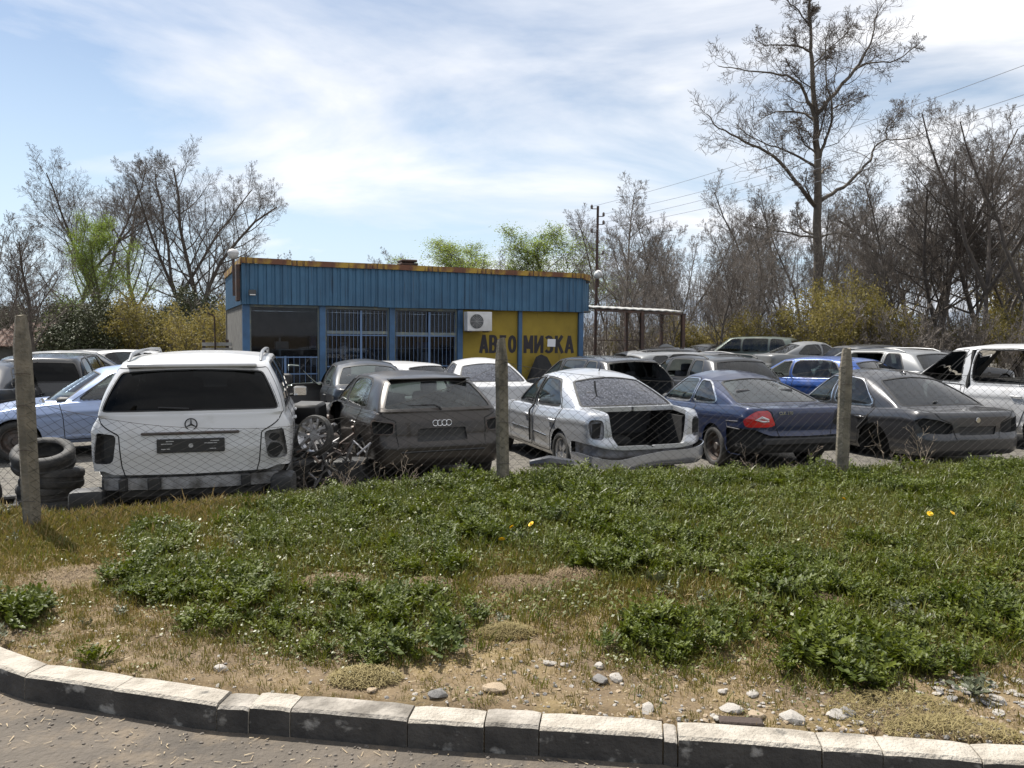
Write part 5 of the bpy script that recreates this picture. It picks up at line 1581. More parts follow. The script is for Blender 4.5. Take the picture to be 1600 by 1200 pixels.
# ------------------------------------------------------------------ tyres and scrap
def tyre(loc, rot, lab, r_=.33, wd=.22, rim=False, group='old tyres piled by the left fence post'):
    t = thing('old_tyre', lab, 'tyre', loc, 0, group); t.rotation_euler = rot
    mb = MB(); h = wd/2; q = r_*(.90 if rim else .64)
    mb.lathe([(q, h*.75), (q + .015, h*.95), (r_*.86, h), (r_*.96, h*.88), (r_, h*.62), (r_, h*.25), (r_-.01, h*.18), (r_-.01, -h*.18), (r_, -h*.25), (r_, -h*.62), (r_*.96, -h*.88), (r_*.86, -h), (q + .015, -h*.95), (q, -h*.75), (q + .03, -h*.4), (q + .03, h*.4)], 32, None, True)
    mb.build('tread', M['rubber'], t, True, 50)
    if rim:
        mb = MB(); mb.lathe([(q, h*.7), (q - .02, h*.3), (q - .03, -h*.7)], 28); mb.lathe([(0, h*.45), (.06, h*.45), (.07, h*.2)], 14)
        for k in range(5):
            a = 2*math.pi*k/5; c, s_ = math.cos(a), math.sin(a)
            for d_ in (-.035, .035):
                mb.prism([(x*c - y*s_, x*s_ + y*c) for x, y in ((d_-.014, .05), (d_+.014, .05), (d_*1.5+.016, q-.01), (d_*1.5-.016, q-.01))], .03, Matrix.Translation((0, 0, h*.25)))
        mb.build('rim', M['alloy'], t, True, 30)
    return t
tp = at_z(63, 697, .30)
tyre((-4.93, 8.36, .12), (R(-5), R(3), 0), 'second tyre from the top of the pile by the left post', .31, .22)
tyre((-4.98, 8.3, .34), (R(18), R(8), 0), 'black tyre lying tilted on top of the pile right of the left post', .305, .22)
tyre((-4.96, 8.35, -.03), (R(4), 0, 0), 'tyre under the tilted one in the pile by the left post', .31, .22)
tyre((-4.94, 8.33, -.20), (0, R(3), 0), 'bottom tyre of the pile by the left post', .34, .22)
tyre((-5.68, 8.05, -.02), (R(72), 0, R(25)), 'tyre standing on its tread at the left picture edge', .34, .23)
tyre((-5.25, 8.15, -.19), (0, 0, 0), 'tyre lying flat between the standing tyre and the pile', .33, .22)
tyre((-4.15, 8.45, -.18), (R(8), 0, 0), 'tyre lying flat between the pile and the white off-roader', .33, .22)
# alloy wheel and twisted frames between the white off-roader and the hatchback
p = at_y(492, 683, 9.2)
tyre((p.x, p.y, p.z + .02), (R(78), 0, R(-22)), 'bare alloy wheel standing between the white off-roader and the hatchback',   .235, .12, True, 'scrap between the off-roader and the hatchback')
sf = thing('scrap_frame', 'tangle of bent tubes behind the alloy wheel', 'scrap', (p.x + .15, p.y + .25, LOT))
rs = random.Random(12)
for k in range(20):
    x0, z0 = rs.uniform(-.35, .35), rs.uniform(.1, .9); P = [(x0, rs.uniform(-.2, .2), z0)]
    for j in range(4): P.append((P[-1][0] + rs.uniform(-.22, .22), P[-1][1] + rs.uniform(-.1, .1), max(.03, P[-1][2] + rs.uniform(-.28, .22))))
    mb = MB(); mb.tube(P, rs.choice([.011, .014, .02]), 5); mb.build('tube', M[rs.choice(['bare', 'steel', 'trim', 'steel', 'trim'])], sf, True)
mb = MB(); mb.rbox((.0, .3, .20), (.7, .4, .40), .06, 2); mb.rbox((-.25, .45, .45), (.4, .3, .3), .05, 2, rz=.4); mb.build('gearbox', M['trim'], sf, True, 40)
p = at_y(478, 640, 11.5)
for k, (dx_, dy_, h, lab) in enumerate(((.12, -1.75, .62, 'dark wreckage right behind the bare alloy wheel'), (-.15, -.6, .7, 'dark wreckage between the off-roader and the tangle of tubes'), (.35, -1.2, .75, 'dark wreckage between the alloy wheel and the hatchback'), (-.35, .6, .85, 'dark wreckage right of the white off-roader under the round mirror'), (-.1, 0, .55, 'dark heap of engine parts behind the tangle of tubes'), (-.05, 1.6, .75, 'dark heap of engine parts nearest the shop window'))):
    t = thing('engine_block', lab, 'car part', (p.x + dx_, p.y + dy_, LOT))
    for j in range(7):
        mb = MB(); mb.rbox((rs.uniform(-.4, .4), rs.uniform(-.3, .3), h*rs.uniform(.2, .9)), (rs.uniform(.2, .6), rs.uniform(.2, .4), rs.uniform(.15, .35)), .04, 1, rz=rs.uniform(0, 3), rx=rs.uniform(-.4, .4)); mb.build('casting', M[rs.choice(['trim', 'steel', 'trim', 'liner'])], t, True, 40)
t = thing('cast_off_mirror', 'round door mirror sticking up right of the white off-roader', 'mirror', at_y(443, 600, 11.2)); t.location.z = LOT
mb = MB(); mb.tube([(0, 0, 0), (0, 0, 1.25)], .02, 5); mb.build('stay', M['trim'], t)
mb = MB(); mb.rbox((0, 0, 1.31), (.25, .10, .16), .05, 3); mb.build('mirror_shell', M['trim'], t, True, 50)
mb = MB(); mb.rbox((0, -.052, 1.31), (.20, .006, .125), .003, 1); mb.build('mirror_glass', M['trim'], t)
# bumper scrap lying in the weeds by the middle post
p = at_z(860, 735, .12)
mb = MB(); mb.tube([(p.x - .22, p.y + .35, .14), (p.x, p.y + .3, .17), (p.x + .28, p.y + .33, .14)], [.04, .075, .05], 8); o = mb.build('bumper_scrap', M['grey'], None, True); tag(o, 'grey piece of bumper lying in the weeds right of the middle post', 'car part')
# ------------------------------------------------------------------ trees
barkm = mat('grey_bark', (.14, .12, .10), .95, 0, (.08, .066, .055), 5, 6, bump=.4)
barkd = mat('dark_bark', (.11, .092, .078), .95, 0, (.065, .054, .046), 5, 6, bump=.4)
twigm = mat('twig_bark', (.165, .143, .124), .95, 0, (.11, .095, .082), .5, 3)
twigd = mat('dark_twig_bark', (.125, .104, .088), .95, 0, (.08, .066, .056), .5, 3)
twigr = mat('reddish_twig', (.185, .160, .140), .95, 0, (.125, .108, .095), .4, 3)
plane = mat('plane_tree_bark', (.15, .13, .105), .95, 0, (.075, .062, .05), 2.5, 7, bump=.4)
def perp(d, rs):
    a = Vector((rs.gauss(0, 1), rs.gauss(0, 1), rs.gauss(0, 1))); a -= d*a.dot(d)
    return a.normalized() if a.length > 1e-5 else d.orthogonal().normalized()
class Tree:
    def __init__(s, seed): s.rs = random.Random(seed); s.br = []; s.tips = []
    def grow(s, p, d, L, r, lv, q):
        """q: per level (children, angle, length ratio, wander, up)"""
        rs = s.rs
        nseg = max(2, min(7, int(L/q['seg'][min(lv, len(q['seg'])-1)]) + 1))
        P, Rr = [p.copy()], [r]
        dd = d.normalized()
        rend = max(q['rmin'], r*q['taper'])
        for i in range(nseg):
            dd = (dd + perp(dd, rs)*q['wander']*rs.random() + Vector((0, 0, q['up'][min(lv, len(q['up'])-1)]))/nseg).normalized()
            P.append(P[-1] + dd*(L/nseg)); Rr.append(r + (rend - r)*(i+1)/nseg)
        s.br.append((lv, P, Rr))
        s.kids(P, Rr, L, lv, q)
    def kids(s, P, Rr, L, lv, q, f0=None):
        rs = s.rs
        if lv >= q['lv']:
            s.tips.append(P[-1]); return
        n = q['n'][lv]
        n = int(n*rs.uniform(.8, 1.2) + .5)
        f0 = q['f0'][lv] if f0 is None else f0
        az = rs.uniform(0, 6.28)
        for k in range(n):
            f = f0 + (1 - f0)*((k + rs.random())/n)
            x = f*(len(P)-1); i = min(int(x), len(P)-2); t = x - i
            pt = P[i].lerp(P[i+1], t); d = (P[i+1]-P[i]).normalized(); rr = Rr[i]*(1-t) + Rr[i+1]*t
            az += 2.4 + rs.uniform(-.5, .5)
            a = d.orthogonal().normalized(); a = Matrix.Rotation(az, 3, d) @ a
            an = R(q['ang'][lv] + rs.uniform(-12, 12))
            nd = d*math.cos(an) + a*math.sin(an)
            ln = L*q['len'][lv]*(1 - .55*(f - f0)/(1 - f0 + 1e-6))*rs.uniform(.7, 1.25)
            if lv == 0 and 'l0' in q: ln = q['l0']*(1 - .6*(f - f0)/(1 - f0 + 1e-6))*rs.uniform(.75, 1.2)
            s.grow(pt, nd, ln, max(q['rmin'], rr*q['rr']), lv+1, q)
    def mesh(s, lvs, name, m, sides=None):
        V, Fq, b = [], [], 0
        for lv, P, Rr in s.br:
            if lv not in lvs: continue
            n = 7 if lv == 0 else (5 if lv == 1 else 3)
            n = min(n, 7 if Rr[0] > .10 else (5 if Rr[0] > .04 else 3))
            Pn = np.array(P); T = np.gradient(Pn, axis=0); T /= np.linalg.norm(T, axis=1)[:, None] + 1e-9
            a = np.cross(T, (0, 0, 1.0) if abs(T[0, 2]) < .8 else (1.0, 0, 0)); a /= np.linalg.norm(a, axis=1)[:, None] + 1e-9
            c = np.cross(T, a)
            th = np.arange(n)*2*math.pi/n
            ringv = Pn[:, None] + (a[:, None]*np.cos(th)[None, :, None] + c[:, None]*np.sin(th)[None, :, None])*np.array(Rr)[:, None, None]
            V.append(ringv.reshape(-1, 3))
            k = len(P)
            i = np.arange(k-1)[:, None]*n; j = np.arange(n)[None]; j2 = (j+1) % n
            Fq.append(np.stack([b+i+j, b+i+j2, b+i+n+j2, b+i+n+j], -1).reshape(-1, 4)); b += k*n
        return mesh_from(name, np.concatenate(V), np.concatenate(Fq), m, None, True)
def leaves(tips, n, spread, size, m, seed, name='leaves'):
    r_ = np.random.default_rng(seed)
    T = np.array([tuple(t) for t in tips])
    c = T[r_.integers(0, len(T), n)] + r_.normal(0, spread, (n, 3))
    a = r_.normal(0, 1, (n, 3)); a /= np.linalg.norm(a, axis=1)[:, None]
    b = np.cross(a, r_.normal(0, 1, (n, 3))); b /= np.linalg.norm(b, axis=1)[:, None]
    s_ = size*r_.uniform(.6, 1.4, (n, 1))
    V = np.stack([c - a*s_, c + b*s_*.5, c + a*s_, c - b*s_*.5], 1).reshape(-1, 3)
    return mesh_from(name, V, np.arange(4*n).reshape(n, 4), m, None, False)
SL = dict(lv=4, n=[16, 7, 5, 4], ang=[42, 42, 40, 38], len=[.42, .45, .50, .60], seg=[1.6, .8, .5, .5, .5], taper=.28, rmin=.0055, rr=.48, wander=.30, up=[.1, .35, .3, .2, .1], f0=[.28, .2, .2, .15])
def proto(kind, seed):
    t = Tree(seed); rs = t.rs
    if kind == 'slender':
        q = dict(SL, n=[26, 9, 6, 4], ang=[40, 42, 42, 40], l0=3.3, f0=[.30, .2, .2, .15]); t.grow(Vector((0, 0, 0)), Vector((rs.uniform(-.06, .06), 0, 1)), 11.5, .105, 0, q)
    elif kind == 'multi':
        for k in range(4):
            a = k*1.6 + rs.uniform(-.3, .3)
            q = dict(SL, n=[13, 8, 6, 4], ang=[40, 42, 42, 40], l0=2.7, f0=[.22, .2, .2, .15]); t.grow(Vector((.1*math.cos(a), .1*math.sin(a), 0)), Vector((.28*math.cos(a), .28*math.sin(a), 1)), rs.uniform(7, 9.5), .066, 0, q)
    elif kind == 'broad':
        q = dict(SL, n=[19, 10, 7, 5], ang=[52, 46, 44, 42], l0=5.2, f0=[.22, .25, .2, .15], up=[.1, .5, .35, .2, .1]); t.grow(Vector((0, 0, 0)), Vector((rs.uniform(-.05, .05), rs.uniform(-.05, .05), 1)), 13.5, .20, 0, q)
    elif kind == 'fork':
        q = dict(SL, n=[12, 10, 7, 5], ang=[40, 44, 44, 42], l0=4.8, f0=[.25, .25, .2, .15])
        t.grow(Vector((0, 0, 0)), Vector((.08, 0, 1)), 6, .22, 0, dict(q, n=[3, 9, 7, 5]))
        top = t.br[0][1][3]
        for k in range(3):
            a = k*2.1 + .4; t.grow(top.copy(), Vector((.42*math.cos(a), .42*math.sin(a), 1)), rs.uniform(8, 10.5), .125, 0, q)
    elif kind == 'vase':
        q = dict(SL, n=[18, 9, 7, 4], ang=[44, 42, 40, 38], l0=3.7, f0=[.18, .2, .15, .15], up=[.05, .45, .35, .2, .1])
        t.grow(Vector((0, 0, 0)), Vector((0, 0, 1)), 7.0, .12, 0, q)
    elif kind == 'shrub':
        for k in range(9):
            a = k*.7 + rs.uniform(-.3, .3); q = dict(SL, lv=3, n=[7, 5, 4], ang=[38, 40, 40], l0=1.2, f0=[.1, .1, .1], rmin=.008)
            t.grow(Vector((.25*math.cos(a), .25*math.sin(a), 0)), Vector((.5*math.cos(a), .5*math.sin(a), 1)), rs.uniform(1.9, 3.0), .025, 0, q)
    return t
PROTO = {}
for kind, nn, bm_, tm in (('slender', 3, barkm, twigm), ('multi', 2, barkm, twigm), ('broad', 2, barkd, twigd), ('fork', 1, barkd, twigd), ('vase', 1, barkd, twigd), ('shrub', 3, barkm, twigr)):
    PROTO[kind] = []
    for i in range(nn):
        t = proto(kind, 100 + 17*i + len(kind))
        PROTO[kind].append((t.mesh((0, 1), 'trunk', bm_), t.mesh((2, 3, 4), 'crown', tm if (i % 2 == 0 or kind in ('shrub', 'broad')) else twigr), t.tips))
tree_rs = random.Random(31)
def tree(kind, i, px, Y, sc, lab, group, name='bare_tree', cat='tree', rotz_=None, extra=None, sz=None, z=-.35):
    tm_, cm_, tips = PROTO[kind][i % len(PROTO[kind])]
    o = thing(name, lab, cat, ((px-800)/F_PX*Y, Y, z), tree_rs.uniform(0, 6.28) if rotz_ is None else rotz_, group)
    o.scale = (sc, sc, sz or sc)
    link('trunk', tm_, o); link('crown', cm_, o)
    if extra: link('leaves', extra, o)
    return o
# the tall bare tree, limbs read off the photograph
HY = 45.0
ht = Tree(5)
def limb(pts, r0, r1, lv, depth, seedq):
    P = []
    n = len(pts)
    for k, (px, py) in enumerate(pts):
        f = k/(n-1)
        P.append(at_y(px, py, HY + depth*f))
    F_ = [Vector(p) for p in pchip_fine([tuple(p) for p in P], 3)]
    F_ = [p + Vector((ht.rs.uniform(-.05, .05), ht.rs.uniform(-.05, .05), ht.rs.uniform(-.05, .05))) if 0 < i < len(F_)-1 else p for i, p in enumerate(F_)]
    Rr = [r0 + (r1 - r0)*(k/(len(F_)-1))**.8 for k in range(len(F_))]
    ht.br.append((lv, F_, Rr))
    L = sum((F_[i+1]-F_[i]).length for i in range(len(F_)-1))
    if lv: ht.kids(F_, Rr, L, 1, seedq, .12)
    else: ht.kids(F_, Rr, L, 0, seedq, .22)
HQ = dict(SL, lv=4, n=[15, 18, 8, 5], ang=[56, 50, 46, 44], len=[.16, .36, .55, .62], l0=3.4, seg=[1, .5, .4, .35, .4], rmin=.0080, rr=.33, wander=.60, up=[.1, .40, .30, .2, .15], f0=[.35, .18, .15, .1])
limb([(1275, 560), (1277, 470), (1278, 400), (1277, 320), (1276, 240), (1274, 180), (1270, 110), (1267, 60), (1263, 0), (1258, -45)], .36, .03, 0, 0, HQ)
for pts, r0, dep in (
    ([(1276, 184), (1262, 158), (1249, 132), (1229, 118), (1195, 113), (1154, 109), (1122, 103)], .17, -1.5),
    ([(1281, 180), (1305, 145), (1337, 108), (1352, 85), (1360, 67), (1367, 34), (1384, 0)], .19, 1.2),
    ([(1337, 108), (1362, 98), (1392, 96), (1420, 80), (1438, 66)], .09, -1.0),
    ([(1279, 262), (1288, 225), (1297, 200), (1301, 170), (1293, 135), (1289, 80), (1296, 40)], .16, -1.6),
    ([(1297, 172), (1312, 164), (1330, 157), (1350, 150)], .07, 1.0),
    ([(1268, 262), (1250, 246), (1222, 233), (1190, 222), (1155, 200)], .13, 1.6),
    ([(1270, 326), (1242, 282), (1208, 243), (1175, 226), (1141, 209), (1117, 194), (1104, 178)], .19, -2.0),
    ([(1282, 318), (1300, 302), (1323, 287), (1345, 266), (1360, 250), (1364, 233), (1384, 219), (1412, 218), (1442, 208)], .19, 1.0),
    ([(1384, 219), (1386, 200), (1398, 186), (1410, 170)], .07, .5),
    ([(1274, 188), (1249, 175), (1212, 175), (1185, 189)], .12, 2.0),
    ([(1266, 82), (1248, 71), (1222, 69), (1195, 72), (1178, 56)], .09, -1.2),
    ([(1264, 42), (1248, 18), (1229, -2), (1215, -18)], .08, 1.4),
    ([(1269, 372), (1235, 365), (1200, 358), (1172, 352)], .10, -1.5),
    ([(1284, 372), (1305, 364), (1325, 370), (1350, 378)], .09, 1.5),
    ([(1285, 100), (1300, 72), (1322, 52), (1335, 30)], .07, 1.5),
    ([(1277, 225), (1262, 205), (1240, 198), (1222, 205)], .06, -2.4)):
    if pts[0] not in ((1337, 108), (1297, 172), (1384, 219)): pts[0] = (float(np.interp(pts[0][1], [-45, 0, 60, 110, 180, 240, 320, 400, 560], [1258, 1263, 1267, 1270, 1274, 1276, 1277, 1278, 1275])), pts[0][1])
    limb(pts, r0*.70, .02, 1, dep, HQ)
hb_ = thing('bare_plane_tree', 'tallest bare tree with a pale straight trunk above the wood on the right', 'tree', (at_y(1275, 560, HY).x, HY, -.4))
for nm, lv, m in (('trunk', (0, 1), plane), ('crown', (2, 3, 4), twigd)):
    me = ht.mesh(lv, nm, m); me.transform(Matrix.Translation(-Vector(hb_.location))); link(nm, me, hb_)
# leaf colours
lime = leafmat('fresh_willow_leaf', (.17, .24, .035), (.25, .30, .06), .6, .5, .3, 1.2)
olive = leafmat('opening_bud_leaf', (.15, .130, .034), (.235, .19, .055), .7, .35, .3, 1.2)
darkg = mat('dark_bush_leaf', (.045, .055, .020), .7, 0, (.075, .08, .03), .7, 4)
lv_lime = leaves(PROTO['vase'][0][2], 26000, .17, .032, lime, 1)
lv_lime2 = leaves(PROTO['broad'][0][2], 13000, .25, .085, lime, 2)
lv_ol = leaves(PROTO['shrub'][0][2], 9000, .16, .045, olive, 3)
lv_ol2 = leaves(PROTO['shrub'][1][2], 9000, .16, .045, olive, 4)
lv_dk = leaves(PROTO['shrub'][2][2], 14000, .20, .055, darkg, 5)
lv_thin = leaves(PROTO['multi'][0][2], 3500, .2, .05, olive, 6)
# left group
LG = 'bare trees left of the shop'
tree('fork', 0, 262, 56, 1.0, 'bare tree with forked trunk in the middle of the left group', LG)
tree('broad', 1, 327, 54, 1.0, 'bare tree nearest the left end of the shop', LG)
tree('broad', 2, 215, 58, 1.04, 'bare tree leaning left behind the lime green crown', LG)
tree('fork', 1, 168, 57, .98, 'spreading bare tree left of the lime green crown', LG)
tree('broad', 0, 110, 60, .98, 'low bare tree far left in the group', LG)
tree('broad', 0, 300, 52, .92, 'bare tree standing close behind the other two near the shop', LG)
tree('multi', 1, 372, 56, 1.0, 'small bare tree rising over the left corner of the shop', LG)
tree('vase', 1, 57, 30, .78, 'young bare tree above the left fence post', LG)
tree('multi', 0, 8, 38, .80, 'many-stemmed bare tree at the left edge', LG)
tree('vase', 0, 165, 44, 1.02, 'lime green tree in young leaf left of the bare group', 'trees in young leaf', 'leafing_tree', extra=lv_lime)
tree('vase', 0, 695, 62, 2.3, 'lime green round tree behind the middle of the shop roof', 'trees in young leaf', 'leafing_tree', extra=lv_lime, rotz_=1.0, sz=1.16)
tree('vase', 0, 882, 58, 2.2, 'lime green round tree behind the right end of the shop roof', 'trees in young leaf', 'leafing_tree', extra=lv_lime, rotz_=3.3, sz=1.18)
for px, Y, sc, lab in ((235, 34, 1.15, 'olive bush in bud behind the black off-roader'), (318, 32, 1.02, 'yellow bush in bud just left of the shop')):
    tree('shrub', 0, px, Y, sc, lab, 'budding bushes', 'budding_bush', 'bush', extra=lv_ol, sz=sc*1.05)
for px, Y, sc, lab in ((118, 33, 1.05, 'dark green bush behind the tiled hut'), (175, 35, 1.1, 'dark green bush right beside the olive bush'), (270, 36, .95, 'dark green bush between the olive bush and the yellow bush'), (40, 42, 1.1, 'dark green bush behind the young bare tree')):
    tree('shrub', 2, px, Y, sc, lab, 'dark bushes behind the yard', 'dark_bush', 'bush', extra=lv_dk)
tree('shrub', 1, 1332, 37, 1.12, 'big yellow-green bush in bud at the foot of the tallest tree', 'budding bushes', 'budding_bush', 'bush', extra=lv_ol2, sz=1.55)
tree('shrub', 1, 1600, 60, 2.6, 'leafy olive bush at the right edge among bare trunks', 'budding bushes', 'budding_bush', 'bush', extra=lv_lime if False else lv_ol2)
# thin far trees over the roof
for px, sc in ((465, 1.05), (505, 1.0), (600, 1.0), (622, 1.1), (770, 1.08), (800, 1.12), (745, 1.0)):
    tree('multi', int(px) % 3, px, 78, sc, 'thin bare tree showing over the shop roof line', 'far bare trees over the roof line')
# the wood on the right
WG = 'bare trees of the wood on the right'
wr = random.Random(77)
spots = []
for k in range(46):
    px = 945 + (k + wr.uniform(-.4, .4))*15.2
    Y = wr.choice([42, 46, 50, 54, 60, 66])
    t_ = 325 + 25*math.sin(px*.017) if px < 1120 else (340 if px < 1180 else (270 if px < 1380 else 200))
    spots.append((px, Y, t_ + wr.uniform(-15, 75)))
for k, (px, Y, ty) in enumerate(spots):
    hgt = at_y(px, ty, Y).z + .35
    kind = wr.choice(['slender', 'slender', 'slender', 'slender', 'multi', 'broad' if px > 1380 else 'slender'])
    base_h = {'slender': 12.6, 'multi': 9.8, 'broad': 14.5}[kind]
    tree(kind, k, px, Y, hgt/base_h, 'bare tree standing in the wood behind the yard on the right', WG)
for px, Y, ty, kind, lab in ((972, 40, 250, 'slender', 'slim bare tree highest at the left end of the wood'), (1165, 36, 330, 'multi', 'dark many-stemmed tree between the lean-to and the tallest tree'), (1035, 33, 345, 'multi', 'dark thin tree behind the end of the lean-to roof'),
                             (1452, 44, 165, 'slender', 'straight tall tree right of the tallest tree with a bushy broken top'), (1530, 38, 190, 'fork', 'leaning dark tree before the wood near the right edge'), (1590, 36, 200, 'fork', 'dark tree at the right edge above the white people carrier'), (1120, 34, 400, 'vase', 'low dark bare tree right of the lean-to')):
    hgt = at_y(px, ty, Y).z + .35
    tree(kind, int(px) % 4, px, Y, hgt/{'slender': 12.2, 'multi': 9.6, 'fork': 13.5, 'vase': 8.2}[kind], lab, WG)
for k in range(28):
    px = 925 + k*25 + wr.uniform(-9, 9); Y = wr.uniform(34, 42)
    tree('shrub', k, px, Y, wr.uniform(.75, 1.3), 'bare reddish thicket bush at the foot of the wood', 'thicket bushes under the wood', 'thicket_bush', 'bush', extra=lv_ol if k % 4 == 2 else None)
for k in range(12):
    px = 20 + k*30 + wr.uniform(-9, 9)
    tree('shrub', k, px, wr.uniform(46, 52), wr.uniform(1.1, 1.6), 'dark bare thicket bush far back on the left', 'thicket bushes on the left', 'thicket_bush', 'bush', extra=lv_dk if k % 2 else None)
# the far edge of the wood: one mass of thin stems
fw = MB(); V, Fq = [], []
r_ = np.random.default_rng(8)
for k in range(3500):
    right = k < 2600
    px = r_.uniform(900, 1750) if right else r_.uniform(-150, 470)
    Y = r_.uniform(70, 100)
    x = (px-800)/F_PX*Y
    h = (r_.uniform(4, 17) if px > 1180 else r_.uniform(3, 11)) if right else r_.uniform(2, 5.5)
    if right and k > 1000: h = r_.uniform(2.0, 6.5)
    lean = r_.normal(0, .12); w_ = r_.uniform(.010, .035)
    b = len(V)
    mid = r_.normal(0, .25)
    V += [(x-w_, Y, -1), (x+w_, Y, -1), (x, Y+w_, -1), (x+mid+lean*h*.5-w_*.6, Y, h*.5), (x+mid+lean*h*.5+w_*.6, Y, h*.5), (x+mid+lean*h*.5, Y+w_, h*.5), (x+lean*h, Y, h)]
    Fq += [[b, b+1, b+4, b+3], [b+1, b+2, b+5, b+4], [b+2, b, b+3, b+5], [b+3, b+4, b+6], [b+4, b+5, b+6], [b+5, b+3, b+6]]
o = link('far_wood', mesh_from('far_wood', V, Fq, twigr, None, False)); tag(o, 'far-off mass of thin bare stems closing the view', 'wood', kind='stuff')
# ------------------------------------------------------------------ ground cover: leafy weeds, grass, grit
NOSHOW = bpy.data.collections.new('plant_kinds')      # never linked to the scene: only feeds the scatter
def scatter(name, P, rotv, scl, idx, variants, label, cat):
    """one stuff object: copies of small plants placed on points"""
    me = bpy.data.meshes.new(name)
    me.vertices.add(len(P)); me.vertices.foreach_set('co', np.asarray(P, np.float32).ravel())
    for nm, ty, arr in (('rot', 'FLOAT_VECTOR', rotv), ('scl', 'FLOAT', scl), ('idx', 'INT', idx)):
        at_ = me.attributes.new(nm, ty, 'POINT')
        at_.data.foreach_set('vector' if ty == 'FLOAT_VECTOR' else 'value', np.asarray(arr, np.int32 if ty == 'INT' else np.float32).ravel())
    col = bpy.data.collections.new(name + '_kinds')
    for i, v in enumerate(variants):
        ob = bpy.data.objects.new('%s_%02d' % (name, i), v); col.objects.link(ob)
    ng = bpy.data.node_groups.new(name, 'GeometryNodeTree')
    ng.interface.new_socket('Geometry', in_out='INPUT', socket_type='NodeSocketGeometry')
    ng.interface.new_socket('Geometry', in_out='OUTPUT', socket_type='NodeSocketGeometry')
    nn, lk = ng.nodes.new, ng.links.new
    gi, go = nn('NodeGroupInput'), nn('NodeGroupOutput')
    ip = nn('GeometryNodeInstanceOnPoints'); ci = nn('GeometryNodeCollectionInfo')
    ci.inputs['Collection'].default_value = col; ci.inputs['Separate Children'].default_value = True; ci.inputs['Reset Children'].default_value = True
    ip.inputs['Pick Instance'].default_value = True
    def na(n_, ty):
        a = nn('GeometryNodeInputNamedAttribute'); a.data_type = ty; a.inputs['Name'].default_value = n_
        return a.outputs['Attribute']
    lk(gi.outputs[0], ip.inputs['Points']); lk(ci.outputs[0], ip.inputs['Instance'])
    lk(na('idx', 'INT'), ip.inputs['Instance Index']); lk(na('rot', 'FLOAT_VECTOR'), ip.inputs['Rotation']); lk(na('scl', 'FLOAT'), ip.inputs['Scale'])
    lk(ip.outputs[0], go.inputs[0])
    o = link(name, me); md = o.modifiers.new('scatter', 'NODES'); md.node_group = ng
    return tag(o, label, cat, kind='stuff')
weedm = leafmat('weed_leaf', (.034, .054, .005), (.118, .142, .011), .50, .32, .28)
weedm2 = leafmat('grey_weed_leaf', (.075, .085, .045), (.12, .13, .07), .5, .2)
grassm = leafmat('grass_blade', (.105, .096, .014), (.19, .160, .030), .5, .3)
grassg = leafmat('green_grass_blade', (.062, .080, .007), (.125, .132, .014), .45, .3)
strawm = leafmat('dry_grass_blade', (.21, .142, .050), (.31, .225, .090), .7, .25)
mossm = leafmat('brown_mat', (.16, .115, .065), (.26, .19, .11), .9, .1)
cushm = leafmat('pale_cushion', (.19, .150, .055), (.26, .21, .09), .8, .2)
V3 = Vector
def weed(seed, nst=11, h=.17, m=weedm, leaf=.020):
    """a clump of stalks carrying divided leaves"""
    rs = random.Random(seed); V, Fq = [], []
    for k in range(nst):
        a = rs.uniform(0, 6.28); lean = rs.uniform(.15, 1.0); L = h*rs.uniform(.6, 1.15)
        d = V3((math.cos(a)*lean, math.sin(a)*lean, 1)).normalized(); side = V3((-math.sin(a), math.cos(a), 0))
        p0 = V3((rs.uniform(-.035, .035), rs.uniform(-.035, .035), 0)); 
        b = len(V); tip = p0 + d*L
        V += [p0 - side*.0015, p0 + side*.0015, tip]; Fq.append([b, b+1, b+2])
        nl = rs.randint(4, 6)
        for j in range(nl):
            f = .45 + .6*j/nl
            c = p0 + d*(L*f) + V3((0, 0, -.06*max(0, f-.7)**2))
            for sg in (1, -1) if j < nl-1 else (0,):
                s_ = leaf*rs.uniform(.7, 1.35)*(1.15 - .35*f)
                o_ = (side*sg + d*.55 + V3((0, 0, rs.uniform(-.35, .35)))).normalized() if sg else (d + V3((0, 0, -.4))).normalized()
                q = o_.cross(V3((rs.uniform(-.4, .4), rs.uniform(-.4, .4), 1))).normalized()
                up_ = q.cross(o_)
                b = len(V)
                V += [c, c + o_*s_*.9 + q*s_*.55 + up_*s_*.12, c + o_*s_*1.35 + q*s_*.28, c + o_*s_*1.9, c + o_*s_*1.35 - q*s_*.28, c + o_*s_*.9 - q*s_*.55 + up_*s_*.12]
                Fq += [[b, b+1, b+2, b+3], [b, b+3, b+4, b+5]]
    return mesh_from('weed', V, Fq, m, None, False)
def tuft(seed, n=16, h=.05, m=grassm, w_=.0028, spread=.035, lean=.6):
    rs = random.Random(seed); V, Fq = [], []
    for k in range(n):
        a = rs.uniform(0, 6.28); p = V3((rs.gauss(0, spread), rs.gauss(0, spread), 0)); L = h*rs.uniform(.5, 1.3)
        d = V3((math.cos(a)*lean*rs.random(), math.sin(a)*lean*rs.random(), 1)).normalized(); s_ = V3((-math.sin(a), math.cos(a), 0))*w_
        b = len(V); V += [p - s_, p + s_, p + d*L*.55 + s_*.8, p + d*L*.55 - s_*.8, p + d*L + V3((d.x, d.y, -.3))*L*.25]; Fq += [[b, b+1, b+2, b+3], [b+3, b+2, b+4]]
    return mesh_from('tuft', V, Fq, m, None, False)
